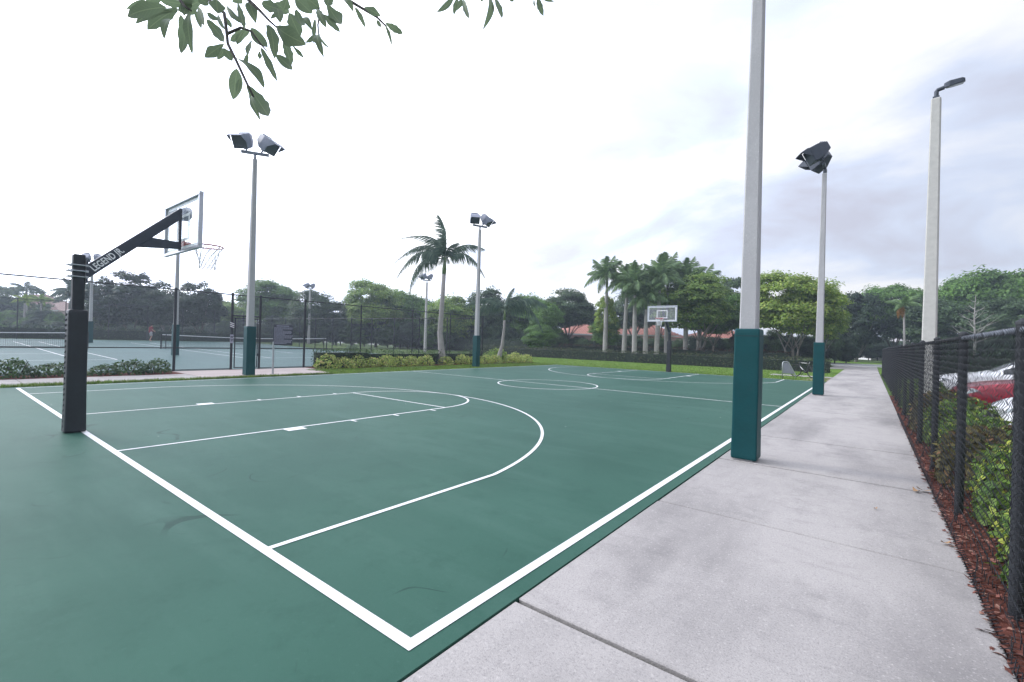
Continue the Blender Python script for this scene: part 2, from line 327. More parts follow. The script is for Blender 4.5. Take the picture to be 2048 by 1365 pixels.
class MB:
    def __init__(s): s.v = []; s.f = []; s.mi = []
    def add(s, vs, fs, mi=0):
        b = len(s.v); s.v.extend([tuple(x) for x in vs]); s.f.extend([tuple(b + i for i in f) for f in fs]); s.mi.extend([mi] * len(fs)); return s
    def box(s, c, size, rot=None, mi=0, taper=1.0):
        c = Vector(c); hx, hy, hz = [k / 2 for k in size]
        pts = []
        for z, t in ((-hz, 1.0), (hz, taper)):
            for x, y in ((-hx, -hy), (hx, -hy), (hx, hy), (-hx, hy)): pts.append(Vector((x * t, y * t, z)))
        if rot is not None: pts = [rot @ q for q in pts]
        return s.add([q + c for q in pts], [(3, 2, 1, 0), (4, 5, 6, 7), (0, 1, 5, 4), (1, 2, 6, 5), (2, 3, 7, 6), (3, 0, 4, 7)], mi)
    def tube(s, pts, rad, n=8, cap=True, mi=0):
        pts = [Vector(q) for q in pts]; k = len(pts)
        if not hasattr(rad, '__len__'): rad = [rad] * k
        rings = []; up = Vector((0, 0, 1))
        t0 = (pts[1] - pts[0]).normalized()
        a = t0.cross(up) if abs(t0.z) < 0.95 else t0.cross(Vector((1, 0, 0)))
        a.normalize()
        for i in range(k):
            t = (pts[min(i + 1, k - 1)] - pts[max(i - 1, 0)]).normalized()
            a = (a - t * a.dot(t)).normalized(); b = t.cross(a)
            rings.append([pts[i] + (a * math.cos(2 * math.pi * j / n) + b * math.sin(2 * math.pi * j / n)) * rad[i] for j in range(n)])
        vs = [q for r in rings for q in r]; fs = []
        for i in range(k - 1):
            for j in range(n):
                j2 = (j + 1) % n; fs.append((i * n + j, i * n + j2, (i + 1) * n + j2, (i + 1) * n + j))
        if cap: fs.append(tuple(range(n - 1, -1, -1))); fs.append(tuple((k - 1) * n + j for j in range(n)))
        return s.add(vs, fs, mi)
    def prism(s, poly, z0, z1, mi=0):
        n = len(poly); vs = [(x, y, z0) for x, y in poly] + [(x, y, z1) for x, y in poly]
        fs = [tuple(range(n - 1, -1, -1)), tuple(range(n, 2 * n))] + [(i, (i + 1) % n, n + (i + 1) % n, n + i) for i in range(n)]
        return s.add(vs, fs, mi)
    def quad(s, a, b, c, d, mi=0): return s.add([a, b, c, d], [(0, 1, 2, 3)], mi)
    def mesh(s, name, mats=(), bevel=0.0, smooth=False, seg=1):
        me = bpy.data.meshes.new(name); me.from_pydata(s.v, [], s.f)
        for m in mats: me.materials.append(M[m] if isinstance(m, str) else m)
        if any(s.mi): me.polygons.foreach_set('material_index', s.mi)
        if bevel > 0:
            bm = bmesh.new(); bm.from_mesh(me)
            es = [e for e in bm.edges if len(e.link_faces) == 2 and e.calc_face_angle(0) > 0.5]
            bmesh.ops.bevel(bm, geom=es, offset=bevel, segments=seg, affect='EDGES', profile=0.5); bm.to_mesh(me); bm.free()
        if smooth: me.polygons.foreach_set('use_smooth', [True] * len(me.polygons))
        me.update(); return me
    def build(s, name, m, parent=None, bevel=0.0, smooth=False, seg=1):
        ms = m if isinstance(m, (list, tuple)) else [m]
        o = bpy.data.objects.new(name, s.mesh(name, ms, bevel, smooth, seg)); return link(o, parent)

def struct(o, name=None):
    o['kind'] = 'structure'; return o
def fast_mesh(name, V, Fq, m=None):
    """V (n,3) array, Fq (k,4) or (k,3) index array"""
    me = bpy.data.meshes.new(name); nf, w = Fq.shape
    me.vertices.add(len(V)); me.vertices.foreach_set('co', np.asarray(V, np.float32).ravel())
    me.loops.add(nf * w); me.loops.foreach_set('vertex_index', Fq.astype(np.int32).ravel())
    me.polygons.add(nf); me.polygons.foreach_set('loop_start', np.arange(0, nf * w, w, dtype=np.int32)); me.polygons.foreach_set('loop_total', np.full(nf, w, np.int32))
    me.update(calc_edges=True)
    if m: me.materials.append(M[m])
    return me
def unit(a): return a / np.maximum(np.linalg.norm(a, axis=-1, keepdims=True), 1e-9)
def leaf_quads(P, Nrm, length, width, r=rng, droop=0.0, along=None):
    """one pointed leaf (a rhombus folded on its midrib: 2 triangles each side of it) per point"""
    n = len(P); Nrm = unit(Nrm)
    t = r.normal(size=(n, 3)) if along is None else along + 0.5 * r.normal(size=(n, 3))
    t[:, 2] -= droop
    t = unit(t - Nrm * (t * Nrm).sum(1, keepdims=True)); b = np.cross(Nrm, t)
    L = (length * (0.65 + 0.7 * r.random(n)))[:, None]; W = (width * (0.7 + 0.6 * r.random(n)))[:, None]
    fold = 0.18 * W
    A = P; B = P + t * L * 0.45 + b * W * 0.5 + Nrm * fold; C = P + t * L; D = P + t * L * 0.45 - b * W * 0.5 + Nrm * fold
    V = np.stack([A, B, C, D], 1).reshape(-1, 3); i = np.arange(n)[:, None] * 4
    return V, np.concatenate([i, i + 1, i + 2, i + 3], 1)

# ------------------------------------------------------------------ the setting
def build_ground():
    xs = np.concatenate([np.linspace(-1500, -120, 10), np.linspace(-110, 60, 86), np.linspace(80, 1500, 10)])
    ys = np.concatenate([np.linspace(-600, -30, 6), np.linspace(-20, 120, 71), np.linspace(140, 2000, 10)])
    V = []; 
    for y in ys:
        for x in xs: V.append((x, y, gz(x, y) - 0.06))
    nx = len(xs); F = [(j * nx + i, j * nx + i + 1, (j + 1) * nx + i + 1, (j + 1) * nx + i) for j in range(len(ys) - 1) for i in range(nx - 1)]
    me = bpy.data.meshes.new('ground'); me.from_pydata(V, [], F); me.update(); me.materials.append(M['ground'])
    struct(link(bpy.data.objects.new('ground', me)))
build_ground()

W2, LC = 7.53, 25.26          # half width and length of the ball court
CX0, CX1, CY0, CY1 = -7.78, 7.645, -9.0, 25.55
court = struct(MB().box(((CX0 + CX1) / 2, (CY0 + CY1) / 2, -0.06), (CX1 - CX0, CY1 - CY0, 0.12)).build('basketball_court', 'court'))
ZL = 0.004
LW = 0.05; BW = 0.07
def cline(name, pts, m='line'):
    MB().add([(x, y, ZL) for x, y in pts], [tuple(range(len(pts)))]).build(name, m, court)
def rect(name, x0, x1, y0, y1): cline(name, [(x0, y0), (x1, y0), (x1, y1), (x0, y1)])
def arc(name, cx, cy, r, a0, a1, w, n=72, z=ZL):
    mb = MB()
    for i in range(n):
        t0 = a0 + (a1 - a0) * i / n; t1 = a0 + (a1 - a0) * (i + 1) / n
        mb.quad((cx + (r - w) * math.cos(t0), cy + (r - w) * math.sin(t0), z), (cx + r * math.cos(t0), cy + r * math.sin(t0), z), (cx + r * math.cos(t1), cy + r * math.sin(t1), z), (cx + (r - w) * math.cos(t1), cy + (r - w) * math.sin(t1), z))
    mb.build(name, 'line', court)
rect('baseline', -W2, W2, 0, BW)
rect('sideline', W2 - BW, W2, BW, LC); rect('sideline', -W2, -W2 + 0.05, BW, LC)
rect('far_baseline', -W2 + 0.05, W2 - BW, LC - 0.05, LC)
rect('centre_line', -W2 + 0.05, W2 - BW, LC / 2 - LW / 2, LC / 2 + LW / 2)
ft = 0.3048
def half(sgn):
    yy = lambda y: y if sgn > 0 else LC - y
    def rr(nm, x0, x1, y0, y1):
        a, b = sorted((yy(y0), yy(y1))); rect(nm, x0, x1, a, b)
    y0 = BW if sgn > 0 else 0.05
    X3 = 5.94
    hy = 5.25 * ft; r3 = 19.75 * ft
    a3 = math.acos(X3 / r3); ye = hy + r3 * math.sin(a3) * 0 + math.sqrt(max(0, r3 * r3 - X3 * X3))
    rr('lane_line', 6 * ft - LW, 6 * ft, y0, 19 * ft); rr('lane_line', -6 * ft, -6 * ft + LW, y0, 19 * ft)
    rr('free_throw_line', -6 * ft + LW, 6 * ft - LW, 19 * ft - LW, 19 * ft)
    rr('three_point_side', X3 - LW, X3, y0, ye); rr('three_point_side', -X3, -X3 + LW, y0, ye)
    if sgn > 0:
        arc('three_point_arc', 0, hy, r3, a3, math.pi - a3, LW, z=ZL + 0.001); arc('free_throw_arc', 0, 19 * ft, 6 * ft, 0, math.pi, LW, z=ZL + 0.002)
    else:
        arc('three_point_arc', 0, LC - hy, r3, -math.pi + a3, -a3, LW, z=ZL + 0.001); arc('free_throw_arc', 0, LC - 19 * ft, 6 * ft, -math.pi, 0, LW, z=ZL + 0.002)
    for s in (1, -1):
        def mk(nm, a, b, out):
            x0, x1 = sorted((s * 6 * ft, s * (6 * ft + out))); rr(nm, x0, x1, a, b)
        mk('lane_block', 7 * ft, 8 * ft, 0.19)
        for q in (11, 14.1, 17.3): mk('lane_mark', q * ft, q * ft + 0.05, 0.16)
half(1); half(-1)
arc('centre_circle', 0, LC / 2, 6 * ft, 0, 2 * math.pi, LW, 90, z=ZL + 0.001)

# sidewalk on the right of the court: one slab after another
SX0, SX1 = 7.652, 9.87
sidewalk = struct(MB().box(((SX0 + SX1) / 2, 21.5, -0.19), (SX1 - SX0, 54, 0.10)).build('sidewalk', 'joint'))
PITCH = 2.325
def slab(x0, x1, y0, y1, z1=-0.004, m='walk', parent=None, name='slab', h=0.10):
    return MB().box(((x0 + x1) / 2, (y0 + y1) / 2, z1 - h / 2), (x1 - x0, y1 - y0, h)).build(name, m, parent, bevel=0.007)
y = 0.715 - PITCH * 2
k = 0
while y < 46:
    g = 0.032 if abs(y - 0.715) < 0.1 else 0.034
    g2 = 0.032 if abs(y + PITCH - 0.715) < 0.1 else 0.034
    slab(SX0, SX1, y + g / 2, y + PITCH - g2 / 2, -0.005 + 0.003 * ((k * 7) % 3 - 1), parent=sidewalk, h=0.13); y += PITCH; k += 1
YEND = y
# street at the end of the sidewalk
struct(MB().box((0, 63.0, -0.07), (240, 9.0, 0.09)).build('street', 'road'))
struct(MB().box((0, 58.2, -0.03), (240, 0.5, 0.14)).build('kerb', 'kerb')); struct(MB().box((0, 67.8, -0.03), (240, 0.5, 0.14)).build('kerb', 'kerb'))
struct(MB().box((8.2, (YEND + 57.95) / 2, -0.06), (3.4, 57.95 - YEND, 0.11)).build('sidewalk_apron', 'walk'))
struct(MB().box((0, 74.0, -0.03), (240, 11.8, 0.10)).build('verge', 'grass'))
# lawn north and west of the court
def lawn(name, poly, z=-0.012, m='grass', th=0.05):
    return struct(MB().prism(poly, z - th, z).build(name, m))
lawn('lawn', [(-30, 25.56), (7.0, 25.56), (7.655, 27.2), (7.655, 46), (-30, 46)], z=-0.02)
lawn('lawn', [(-10.95, 9.0), (-7.79, 9.0), (-7.79, 25.55), (-13, 25.55), (-13, 22.6), (-11.4, 22.6)], z=0.0)
lawn('grass_strip', [(-8.22, -9), (-7.79, -9), (-7.79, 8.99), (-8.22, 8.99)], z=-0.008)
lawn('lawn', [(9.88, 20), (16, 20), (16, 57.9), (9.92, 57.9)], z=-0.02)
lawn('worn_ground', [(6.5, 26.6), (7.655, 26.2), (7.655, 29.6), (6.9, 29.4)], z=-0.016, m='dirt')
# bicycle pad off the sidewalk
struct(slab(4.6, 7.65, 29.7, 30.9, 0.0, 'walk', None, 'bicycle_pad'))
# mulch beds
lawn('mulch_bed', [(9.88, -4), (11.15, -4), (11.15, 19.9), (9.88, 19.9)], z=-0.015, m='mulch')
lawn('mulch_bed', [(-11.75, -9), (-10.35, -9), (-10.35, 4.45), (-11.75, 4.45)], z=0.0, m='mulch')
lawn('mulch_bed', [(-12.2, 9.75), (-10.9, 9.75), (-10.3, 12), (-10.3, 26.6), (-12.2, 26.6)], z=0.012, m='mulch')
# parking lot on the right
struct(MB().box((26.2, 15, -0.05), (30, 46, 0.07)).build('parking_lot', 'asphalt'))
struct(MB().box((11.18, 8, -0.04), (0.15, 32, 0.17)).build('kerb', 'kerb', None, bevel=0.02))
# walk along the tennis fence, pinkish in front of the gate
walkway = struct(MB().box((-9.3, -2.3, -0.06), (2.0, 13.2, 0.09)).build('walkway', 'joint'))
yy = -9.0
while yy < 4.0:
    slab(-10.32, -8.24, yy + 0.005, min(yy + 1.85, 4.45) - 0.005, 0.002, 'walk', walkway, h=0.06); yy += 1.85
gate_pad = struct(MB().box((-10, 6.5, -0.06), (2.6, 3.6, 0.08)).build('gate_pad', 'joint'))
for a, b in ((4.2, 6.2), (6.2, 8.1)): MB().prism([(-11.78, a + .005 if a > 4.5 else 4.46), (-8.24, (a if a > 4.5 else 4.46) + .005), (-8.24, b - .005), (-11.78, b - .005)], -0.055, 0.004).build('slab', 'pinkwalk', gate_pad)
MB().prism([(-11.78, 8.105), (-8.24, 8.105), (-8.24, 8.98), (-11.0, 9.7), (-11.78, 9.7)], -0.055, 0.004).build('slab', 'pinkwalk', gate_pad)
# tennis courts on a sloping slab
def tz(x): return gz(x, 0)
TX0, TX1, TY0, TY1 = -50.0, -12.0, -24.0, 33.0
tmb = MB(); tmb.add([(TX1, TY0, 0.012), (TX1, 22.3, 0.012), (TX0, 22.3, tz(TX0) + 0.012), (TX0, TY0, tz(TX0) + 0.012), (TX1, TY0, -0.2), (TX1, 22.3, -0.2), (TX0, 22.3, 0.2), (TX0, TY0, 0.2)], [(0, 1, 2, 3), (0, 4, 5, 1), (1, 5, 6, 2), (2, 6, 7, 3), (3, 7, 4, 0)])
tennis = struct(tmb.build('tennis_court', 'tennis'))
NETX = -31.0
def tline(x0, x1, y0, y1):
    z = lambda x: tz(x) + 0.017
    MB().add([(x0, y0, z(x0)), (x1, y0, z(x1)), (x1, y1, z(x1)), (x0, y1, z(x0))], [(0, 1, 2, 3)]).build('tennis_line', 'line', tennis)
def tennis_lines(yc):
    xa, xb = NETX - 11.885, NETX + 11.885
    w = 0.06
    for dy in (-5.485, -4.115, 4.115, 5.485): tline(xa, xb, yc + dy - w / 2, yc + dy + w / 2)
    for x in (xa, xb): tline(x - w / 2, x + w / 2, yc - 5.455, yc - 4.145); tline(x - w / 2, x + w / 2, yc - 4.085, yc + 4.085); tline(x - w / 2, x + w / 2, yc + 4.145, yc + 5.455)
    for x in (NETX - 6.4, NETX + 6.4): tline(x - w / 2, x + w / 2, yc - 4.085, yc + 4.085)
    tline(NETX - 6.37, NETX + 6.37, yc - w / 2, yc + w / 2)
YC1, YC2 = -1.15, 15.6
tennis_lines(YC1); tennis_lines(YC2)

# grass blades along the edges of the lawn and in the strip by the far walk
def blades(name, label, n, sampler, h=0.06, w=0.012):
    P = np.array([sampler() for _ in range(n)])
    a = rng.random(n) * 2 * np.pi; hh = h * (0.5 + rng.random(n)); lean = rng.normal(size=(n, 2)) * 0.35
    d = np.stack([np.cos(a), np.sin(a), 0 * a], 1) * w / 2
    T = P + np.stack([lean[:, 0] * hh, lean[:, 1] * hh, hh], 1)
    V = np.stack([P - d, P + d, T], 1).reshape(-1, 3); i = np.arange(n)[:, None] * 3
    o = link(bpy.data.objects.new(name, fast_mesh(name, V, np.concatenate([i, i + 1, i + 2], 1), 'blade')))
    o['kind'] = 'stuff'; tag(o, label, 'grass'); return o
def s_strip():
    y = random.uniform(-4, 8.9); k = random.random() ** 1.5
    return (-7.77 - 0.46 * k * (0.5 + 0.5 * math.sin(y * 2.3 + math.sin(y * 5)) ** 2 + 0.25), y, -0.01)
blades('grass', 'ragged grass growing in the strip between ball court and pale walk', 9000, s_strip, 0.07, 0.02)
def s_lawn():
    while True:
        x, y = random.uniform(-13, -7.75), random.uniform(9.0, 25.6)
        if x > -10.4: return (x, y, -0.002)
blades('grass', 'mown lawn between the ball court and the yellow crotons', 22000, s_lawn, 0.05, 0.02)
blades('grass', 'mown lawn behind the far basket as far as the low hedge', 30000, lambda: (random.uniform(-20, 7.6), 25.56 + 10.6 * random.random() ** 1.6, -0.022), 0.05, 0.025)

# ------------------------------------------------------------------ vegetation builders
def crown_mesh(name, seed, nclump=85, per=230, leaf=0.078, flat=0.0, spiky=0.0, cmin=0.20, cmax=0.38, inner=0.30):
    r = np.random.default_rng(seed); P = []; Nn = []; Al = []
    lob = r.normal(size=(5, 3)); lob = unit(lob)
    for c in range(nclump):
        d = unit(r.normal(size=3)); d[2] = d[2] * 0.9 + 0.05
        bump = 0.80 + 0.26 * max(float((lob @ d).max()), 0) ** 3 + r.normal() * 0.06
        rad = (bump - 0.16) if c > nclump * inner else r.uniform(0.15, 0.6)
        ctr = d * rad
        if spiky and d[2] > 0.1 and c % 3 == 0: ctr = ctr * (1 + spiky * r.random())
        cs = r.uniform(cmin, cmax)
        q = unit(r.normal(size=(per, 3))); q[:, 2] = np.abs(q[:, 2]) * 0.8 + q[:, 2] * 0.2
        sh = cs * (0.45 + 0.6 * r.random((per, 1)))
        sq = np.array([1, 1, 0.82]) if not spiky else np.array([0.7, 0.7, 1.25])
        P.append(ctr + q * sh * sq); Nn.append(q * 0.9 + d * 0.5 + np.array([0, 0, 0.5]) + r.normal(size=(per, 3)) * 0.45); Al.append(q + d * 0.4)
    V, F = leaf_quads(np.concatenate(P), np.concatenate(Nn), leaf, leaf * 0.62, r, 0.15, np.concatenate(Al))
    return fast_mesh(name, V, F)
CR = {}
for i, (nm, kw) in enumerate((('round', {}), ('round2', dict(nclump=105, per=210)), ('dense', dict(nclump=115, per=220, leaf=0.072, cmax=0.32)), ('spiky', dict(nclump=130, per=160, spiky=0.22, leaf=0.075, cmin=0.14, cmax=0.27)),
                              ('loose', dict(nclump=62, per=170, cmin=0.14, cmax=0.28, inner=0.2)), ('fine', dict(nclump=125, per=250, leaf=0.062, cmax=0.32)), ('wide', dict(nclump=115, per=240, leaf=0.062, cmax=0.34)))):
    CR[nm] = crown_mesh('crown_' + nm, 11 + i, **kw)

def trunk_mesh(h, r0, rx, rz, seed, stems=1, spread=0.5):
    """trunk(s) from the ground to the crown, forking into limbs inside it; h = height of the crown's underside"""
    r = random.Random(seed); mb = MB()
    for s in range(stems):
        bx, by = (0, 0) if stems == 1 else (r.uniform(-1, 1) * spread * 0.6, r.uniform(-1, 1) * spread * 0.6)
        lx, ly = bx * 1.6 + r.uniform(-.15, .15), by * 1.6 + r.uniform(-.15, .15)
        fork = Vector((lx, ly, h * 0.95))
        mb.tube([(bx, by, -0.1), (bx * 1.05, by * 1.05, 0.25), ((bx + lx) / 2 + r.uniform(-.06, .06), (by + ly) / 2 + r.uniform(-.06, .06), h * 0.5), fork], [r0 * 1.5, r0 * 1.05, r0 * 0.9, r0 * 0.75], 9)
        for k in range(5 if stems == 1 else 3):
            a = k * 2.4 + r.random(); e = Vector((math.cos(a) * rx * r.uniform(.45, .8) + lx, math.sin(a) * rx * r.uniform(.45, .8) + ly, h + rz * r.uniform(0.5, 1.5)))
            mid = fork.lerp(e, 0.5) + Vector((r.uniform(-.2, .2), r.uniform(-.2, .2), rz * 0.12))
            mb.tube([fork - Vector((0, 0, 0.1)), fork.lerp(mid, 0.5), mid, e], [r0 * 0.55, r0 * 0.4, r0 * 0.28, r0 * 0.08], 6)
    return mb.mesh('trunk', ['trunk'], smooth=True)
tcount = [0]
def tree(u, vtop, vbot, wpx, d, crown, m, label, cat='tree', name='tree', r0=0.16, stems=1, group=None, bark='trunk', depthk=1.0):
    tcount[0] += 1
    top = at(u, vtop, d); bot = at(u, vbot, d)
    x, y = bot.x, bot.y; g = gz(x, y) - 0.05
    bot = bot - Vector((0, 0, (top.z - bot.z) * 0.10)); rz = (top.z - bot.z) / 2 * 1.05; rx = wpx / 2 * d / FPX * 1.12
    t = thing(name, label, cat, (x, y, g), 0, group)
    h = bot.z - g
    c = obj('crown', CR[crown], t, m); c.location = (0, 0, h + rz); c.scale = (rx, rx * depthk, rz); c.rotation_euler = (0, 0, tcount[0] * 1.3)
    if abs(depthk - 1) > 0.01: c.rotation_euler = (0, 0, 0)
    c2 = obj('trunk', trunk_mesh(max(h, 0.3), r0, rx, rz, tcount[0], stems, rx * 0.35), t)
    if bark != 'trunk': c2.material_slots[0].link = 'OBJECT'; c2.material_slots[0].material = M[bark]
    return t

def frond_mesh(name, length, droop, leaflet, n=44, seed=0, width=0.045, hang=0.8, tipcurl=0.0):
    """a feather palm leaf along +x that arches down under its own weight: rachis tube and two rows of leaflets"""
    r = random.Random(seed); mb = MB(); pts = []
    for i in range(13):
        t = i / 12; ang = 0.0
        pts.append(Vector((length * (t - 0.20 * droop * t * t), 0, length * (0.42 * t - droop * 0.66 * t ** 2.2 - tipcurl * t ** 4))))
    mb.tube(pts, [0.035 * (1 - 0.85 * i / 12) * (length / 3) ** 0.5 for i in range(13)], 5)
    for i in range(n):
        t = 0.10 + 0.90 * i / (n - 1); f = t * 12; k = min(int(f), 11); p = pts[k].lerp(pts[k + 1], f - k); tg = (pts[k + 1] - pts[k]).normalized()
        ll = leaflet * math.sin(math.pi * (0.16 + 0.80 * t)) ** 0.7 * r.uniform(0.8, 1.1)
        for s in (-1, 1):
            side = Vector((0, s, 0)); dirn = (side * 0.85 + tg * 0.75 + Vector((0, 0, -hang * r.uniform(0.3, 1.2)))).normalized()
            tip = p + dirn * ll + Vector((0, 0, -ll * 0.30 * hang)); mid = p + dirn * ll * 0.5
            wv = tg * (width * r.uniform(.8, 1.2))
            mb.add([p - wv * .4, p + wv * .4, mid + wv * .5, tip, mid - wv * .5], [(0, 1, 2, 4), (4, 2, 3)])
    return mb.mesh(name)

def shrub_mesh(name, seed, n=420, leaf=0.06, wid=0.6, rx=1.0, rz=1.0, boxy=0.0, stemsticks=5):
    """unit shrub: leaves on a lumpy half dome"""
    r = np.random.default_rng(seed)
    q = unit(r.normal(size=(n, 3))); q[:, 2] = np.abs(q[:, 2])
    if boxy > 0: q = q * (1 + boxy * (1 / np.maximum(np.abs(q).max(1, keepdims=True), .3) - 1))
    lob = unit(r.normal(size=(9, 3))); lob[:, 2] = np.abs(lob[:, 2])
    k = (unit(q) @ lob.T).max(1); rad = (0.72 + 0.28 * k ** 4) * (0.55 + 0.45 * r.random(n) ** 0.4)
    P = q * rad[:, None] * np.array([1, 1, 1.0])
    V, F = leaf_quads(P, q + np.array([0, 0, .5]) + r.normal(size=(n, 3)) * 0.5, leaf, leaf * wid, r, 0.0, q + np.array([0, 0, .5]))
    return fast_mesh(name, V, F)
def shrub(name, label, x, y, rx, h, mesh, m, group=None, ry=None, z=0.0, cat='shrub'):
    t = thing(name, label, cat, (x, y, z), 0, group)
    f = obj('foliage', mesh, t, m); f.scale = (rx, ry or rx, h); f.rotation_euler = (0, 0, random.uniform(0, 6.28) if not ry else 0)
    mb = MB()
    for k in range(4):
        a = k * 1.6 + random.random(); mb.tube([(0.03 * math.cos(a), .03 * math.sin(a), -0.05), (rx * .3 * math.cos(a), rx * .3 * math.sin(a), h * .4), (rx * .5 * math.cos(a), rx * .5 * math.sin(a), h * .8)], [.018, .012, .005], 5)
    mb.build('stem', 'bark_dark', t)
    return t
SH = {k: shrub_mesh('shrub_foliage_' + str(k), 50 + k, n, lf, w, boxy=b) for k, (n, lf, w, b) in enumerate(((700, .17, .55, 0), (700, .17, .55, .2), (420, .20, .6, 0), (420, .20, .6, .2), (1300, .135, .62, .3), (2600, .075, .6, .55), (1500, .10, .5, .2)))}

def hedge(label, x0, y0, x1, y1, th, h, m, leaf=0.11, dens=55, z=None, rough=0.12, name='hedge', group=None, red=None):
    """clipped hedge between two ground points: dark core and a skin of leaves, uneven on top"""
    a = Vector((x0, y0, 0)); b = Vector((x1, y1, 0)); L = (b - a).length; dx = (b - a) / L
    rz = math.atan2(dx.y, dx.x); z0 = gz((x0 + x1) / 2, (y0 + y1) / 2) if z is None else z
    t = thing(name, label, 'hedge', ((x0 + x1) / 2, (y0 + y1) / 2, z0), rz, group)
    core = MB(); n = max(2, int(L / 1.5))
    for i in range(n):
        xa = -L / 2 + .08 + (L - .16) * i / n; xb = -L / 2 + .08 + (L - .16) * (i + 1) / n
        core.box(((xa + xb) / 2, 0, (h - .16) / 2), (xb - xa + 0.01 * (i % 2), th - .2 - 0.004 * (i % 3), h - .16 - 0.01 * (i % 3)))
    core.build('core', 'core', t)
    A = 2 * (L * h + th * h) + L * th; N_ = int(A * dens)
    P = []; Q = []
    u_ = rng.random(N_) * A
    for k in range(N_):
        q = u_[k]; s = rng.random()
        if q < L * h: P.append((q / h - L / 2, -th / 2, s * h)); Q.append((0, -1, .35))
        elif q < 2 * L * h: P.append(((q - L * h) / h - L / 2, th / 2, s * h)); Q.append((0, 1, .35))
        elif q < 2 * L * h + L * th: P.append(((q - 2 * L * h) / th - L / 2, (s - .5) * th, h)); Q.append((0, 0, 1))
        else:
            e = 1 if q < 2 * L * h + L * th + th * h else -1; P.append((e * L / 2, (rng.random() - .5) * th, s * h)); Q.append((e, 0, .3))
    P = np.array(P); Q = np.array(Q)
    wob = rough * (np.sin(P[:, 0] * 1.7 + 1) * .4 + np.sin(P[:, 0] * 4.3) * .35 + rng.normal(size=N_) * .45)
    P = P + unit(Q) * wob[:, None] - unit(Q) * 0.03
    P[:, 2] = np.maximum(P[:, 2], 0.02)
    V, F = leaf_quads(P, Q + rng.normal(size=(N_, 3)) * .6, leaf, leaf * .6, rng, -0.2)
    obj('foliage', fast_mesh('foliage', V, F), t, m)
    return t

# hedges beyond the court
hedge('low dark clipped hedge running along the lawn behind the far basket', -27, 37.9, 7.2, 37.2, 1.3, 0.95, 'f_hedge', 0.12, 60, z=-0.02)
hedge('long clipped hedge with reddish tips in a second row behind the low hedge', -40, 51, 3.4, 49.0, 1.5, 1.35, 'f_hedgered', 0.14, 34, z=-0.03)
hedge('dark green hedge behind the tennis courts seen through the net', -55.0, -22, -54.2, 34, 1.6, 1.15, 'f_deep', 0.2, 26, z=0.46, rough=0.2)
hedge('dark hedge closing the tennis courts on the far right side', -52, 47, -22, 44, 2.0, 1.7, 'f_deep', 0.2, 24, z=0.02, rough=0.2)
hedge('dense clipped green hedge block at the corner of the tennis fence', -11.35, 10.0, -11.35, 12.7, 0.85, 0.88, 'f_low', 0.07, 170, z=0.0, rough=0.04)
hedge('low dark hedge behind the yellow crotons along the tennis fence', -11.55, 12.75, -11.55, 21.9, 0.6, 0.80, 'f_low', 0.085, 120, z=0.0, rough=0.14)
hedge('dark shrub hedge in the parking lot behind the white car', 10.4, 36, 34, 33, 1.8, 1.7, 'f_deep', 0.16, 26, z=-0.02, rough=0.2)

# crotons along the lawn edge
cy = 10.35; k = 0
cl = ['bushy yellow-green croton nearest the pink gate pad', 'second yellow-green croton from the pink gate pad', 'third yellow-green croton from the pink gate pad', 'fourth yellow-green croton from the pink gate pad',
      'pale yellow croton fifth from the pink gate pad', 'sixth yellow croton from the pink gate pad', 'seventh yellow croton from the pink gate pad', 'yellow croton just left of the tall palm trunk', 'yellow croton just right of the tall palm trunk',
      'small yellow croton midway between tall palm and padded pole', 'yellow croton just left of the far left padded pole', 'yellow croton just right of the far left padded pole', 'yellow croton beside the foot of the leaning palm', 'rounded yellow croton just right of the leaning palm', 'rounded yellow croton second from the end of the row', 'rounded yellow croton at the far end of the row']
cys = [10.35, 11.15, 11.95, 12.75, 13.6, 14.5, 15.35, 16.3, 18.1, 19.4, 20.5, 21.7, 22.6, 24.0, 25.0, 26.1]
for i, (yy_, lb) in enumerate(zip(cys, cl)):
    big = 1.12 if i in (0, 13, 14, 15) else 0.95
    shrub('croton', lb, -10.85 + 0.12 * math.sin(i * 2.1), yy_, 0.56 * big, (0.62 + 0.07 * math.sin(i * 3.7)) * big, SH[i % 2], 'f_croton', 'crotons along the lawn edge')
# low shrubs in front of the tennis fence on the left
lows = [(-3.2, 'low green shrub at the left edge by the tennis fence'), (-2.3, 'low green shrub second from the left edge by the fence'), (-1.4, 'low green shrub third from the left edge by the fence'), (-0.55, 'low green shrub fourth from the left edge by the fence'),
        (0.3, 'low green shrub fifth from the left edge by the fence'), (1.1, 'tall leafy shrub just behind the left side of the black hoop post'), (2.3, 'leafy low shrub just right of the black hoop post'), (3.0, 'low green shrub second to the right of the hoop post'), (3.75, 'low green shrub at the end of the bed near the gate')]
for i, (yy_, lb) in enumerate(lows): shrub('low_shrub', lb, -10.95 + 0.1 * math.sin(i * 2), yy_, 0.52, 0.50 + 0.12 * math.sin(i * 1.9), SH[2 + i % 2], 'f_low', 'low shrubs by the tennis fence')
shrub('grey_shrub', 'wispy pale grey-green shrub rising behind the hedge block', -11.75, 12.2, 0.4, 1.25, SH[6], 'f_palm', z=0)
shrub('pale_shrub', 'light green shrub behind the crotons right of the padded pole', -11.6, 23.6, 0.9, 1.05, SH[1], 'f_light', z=0)

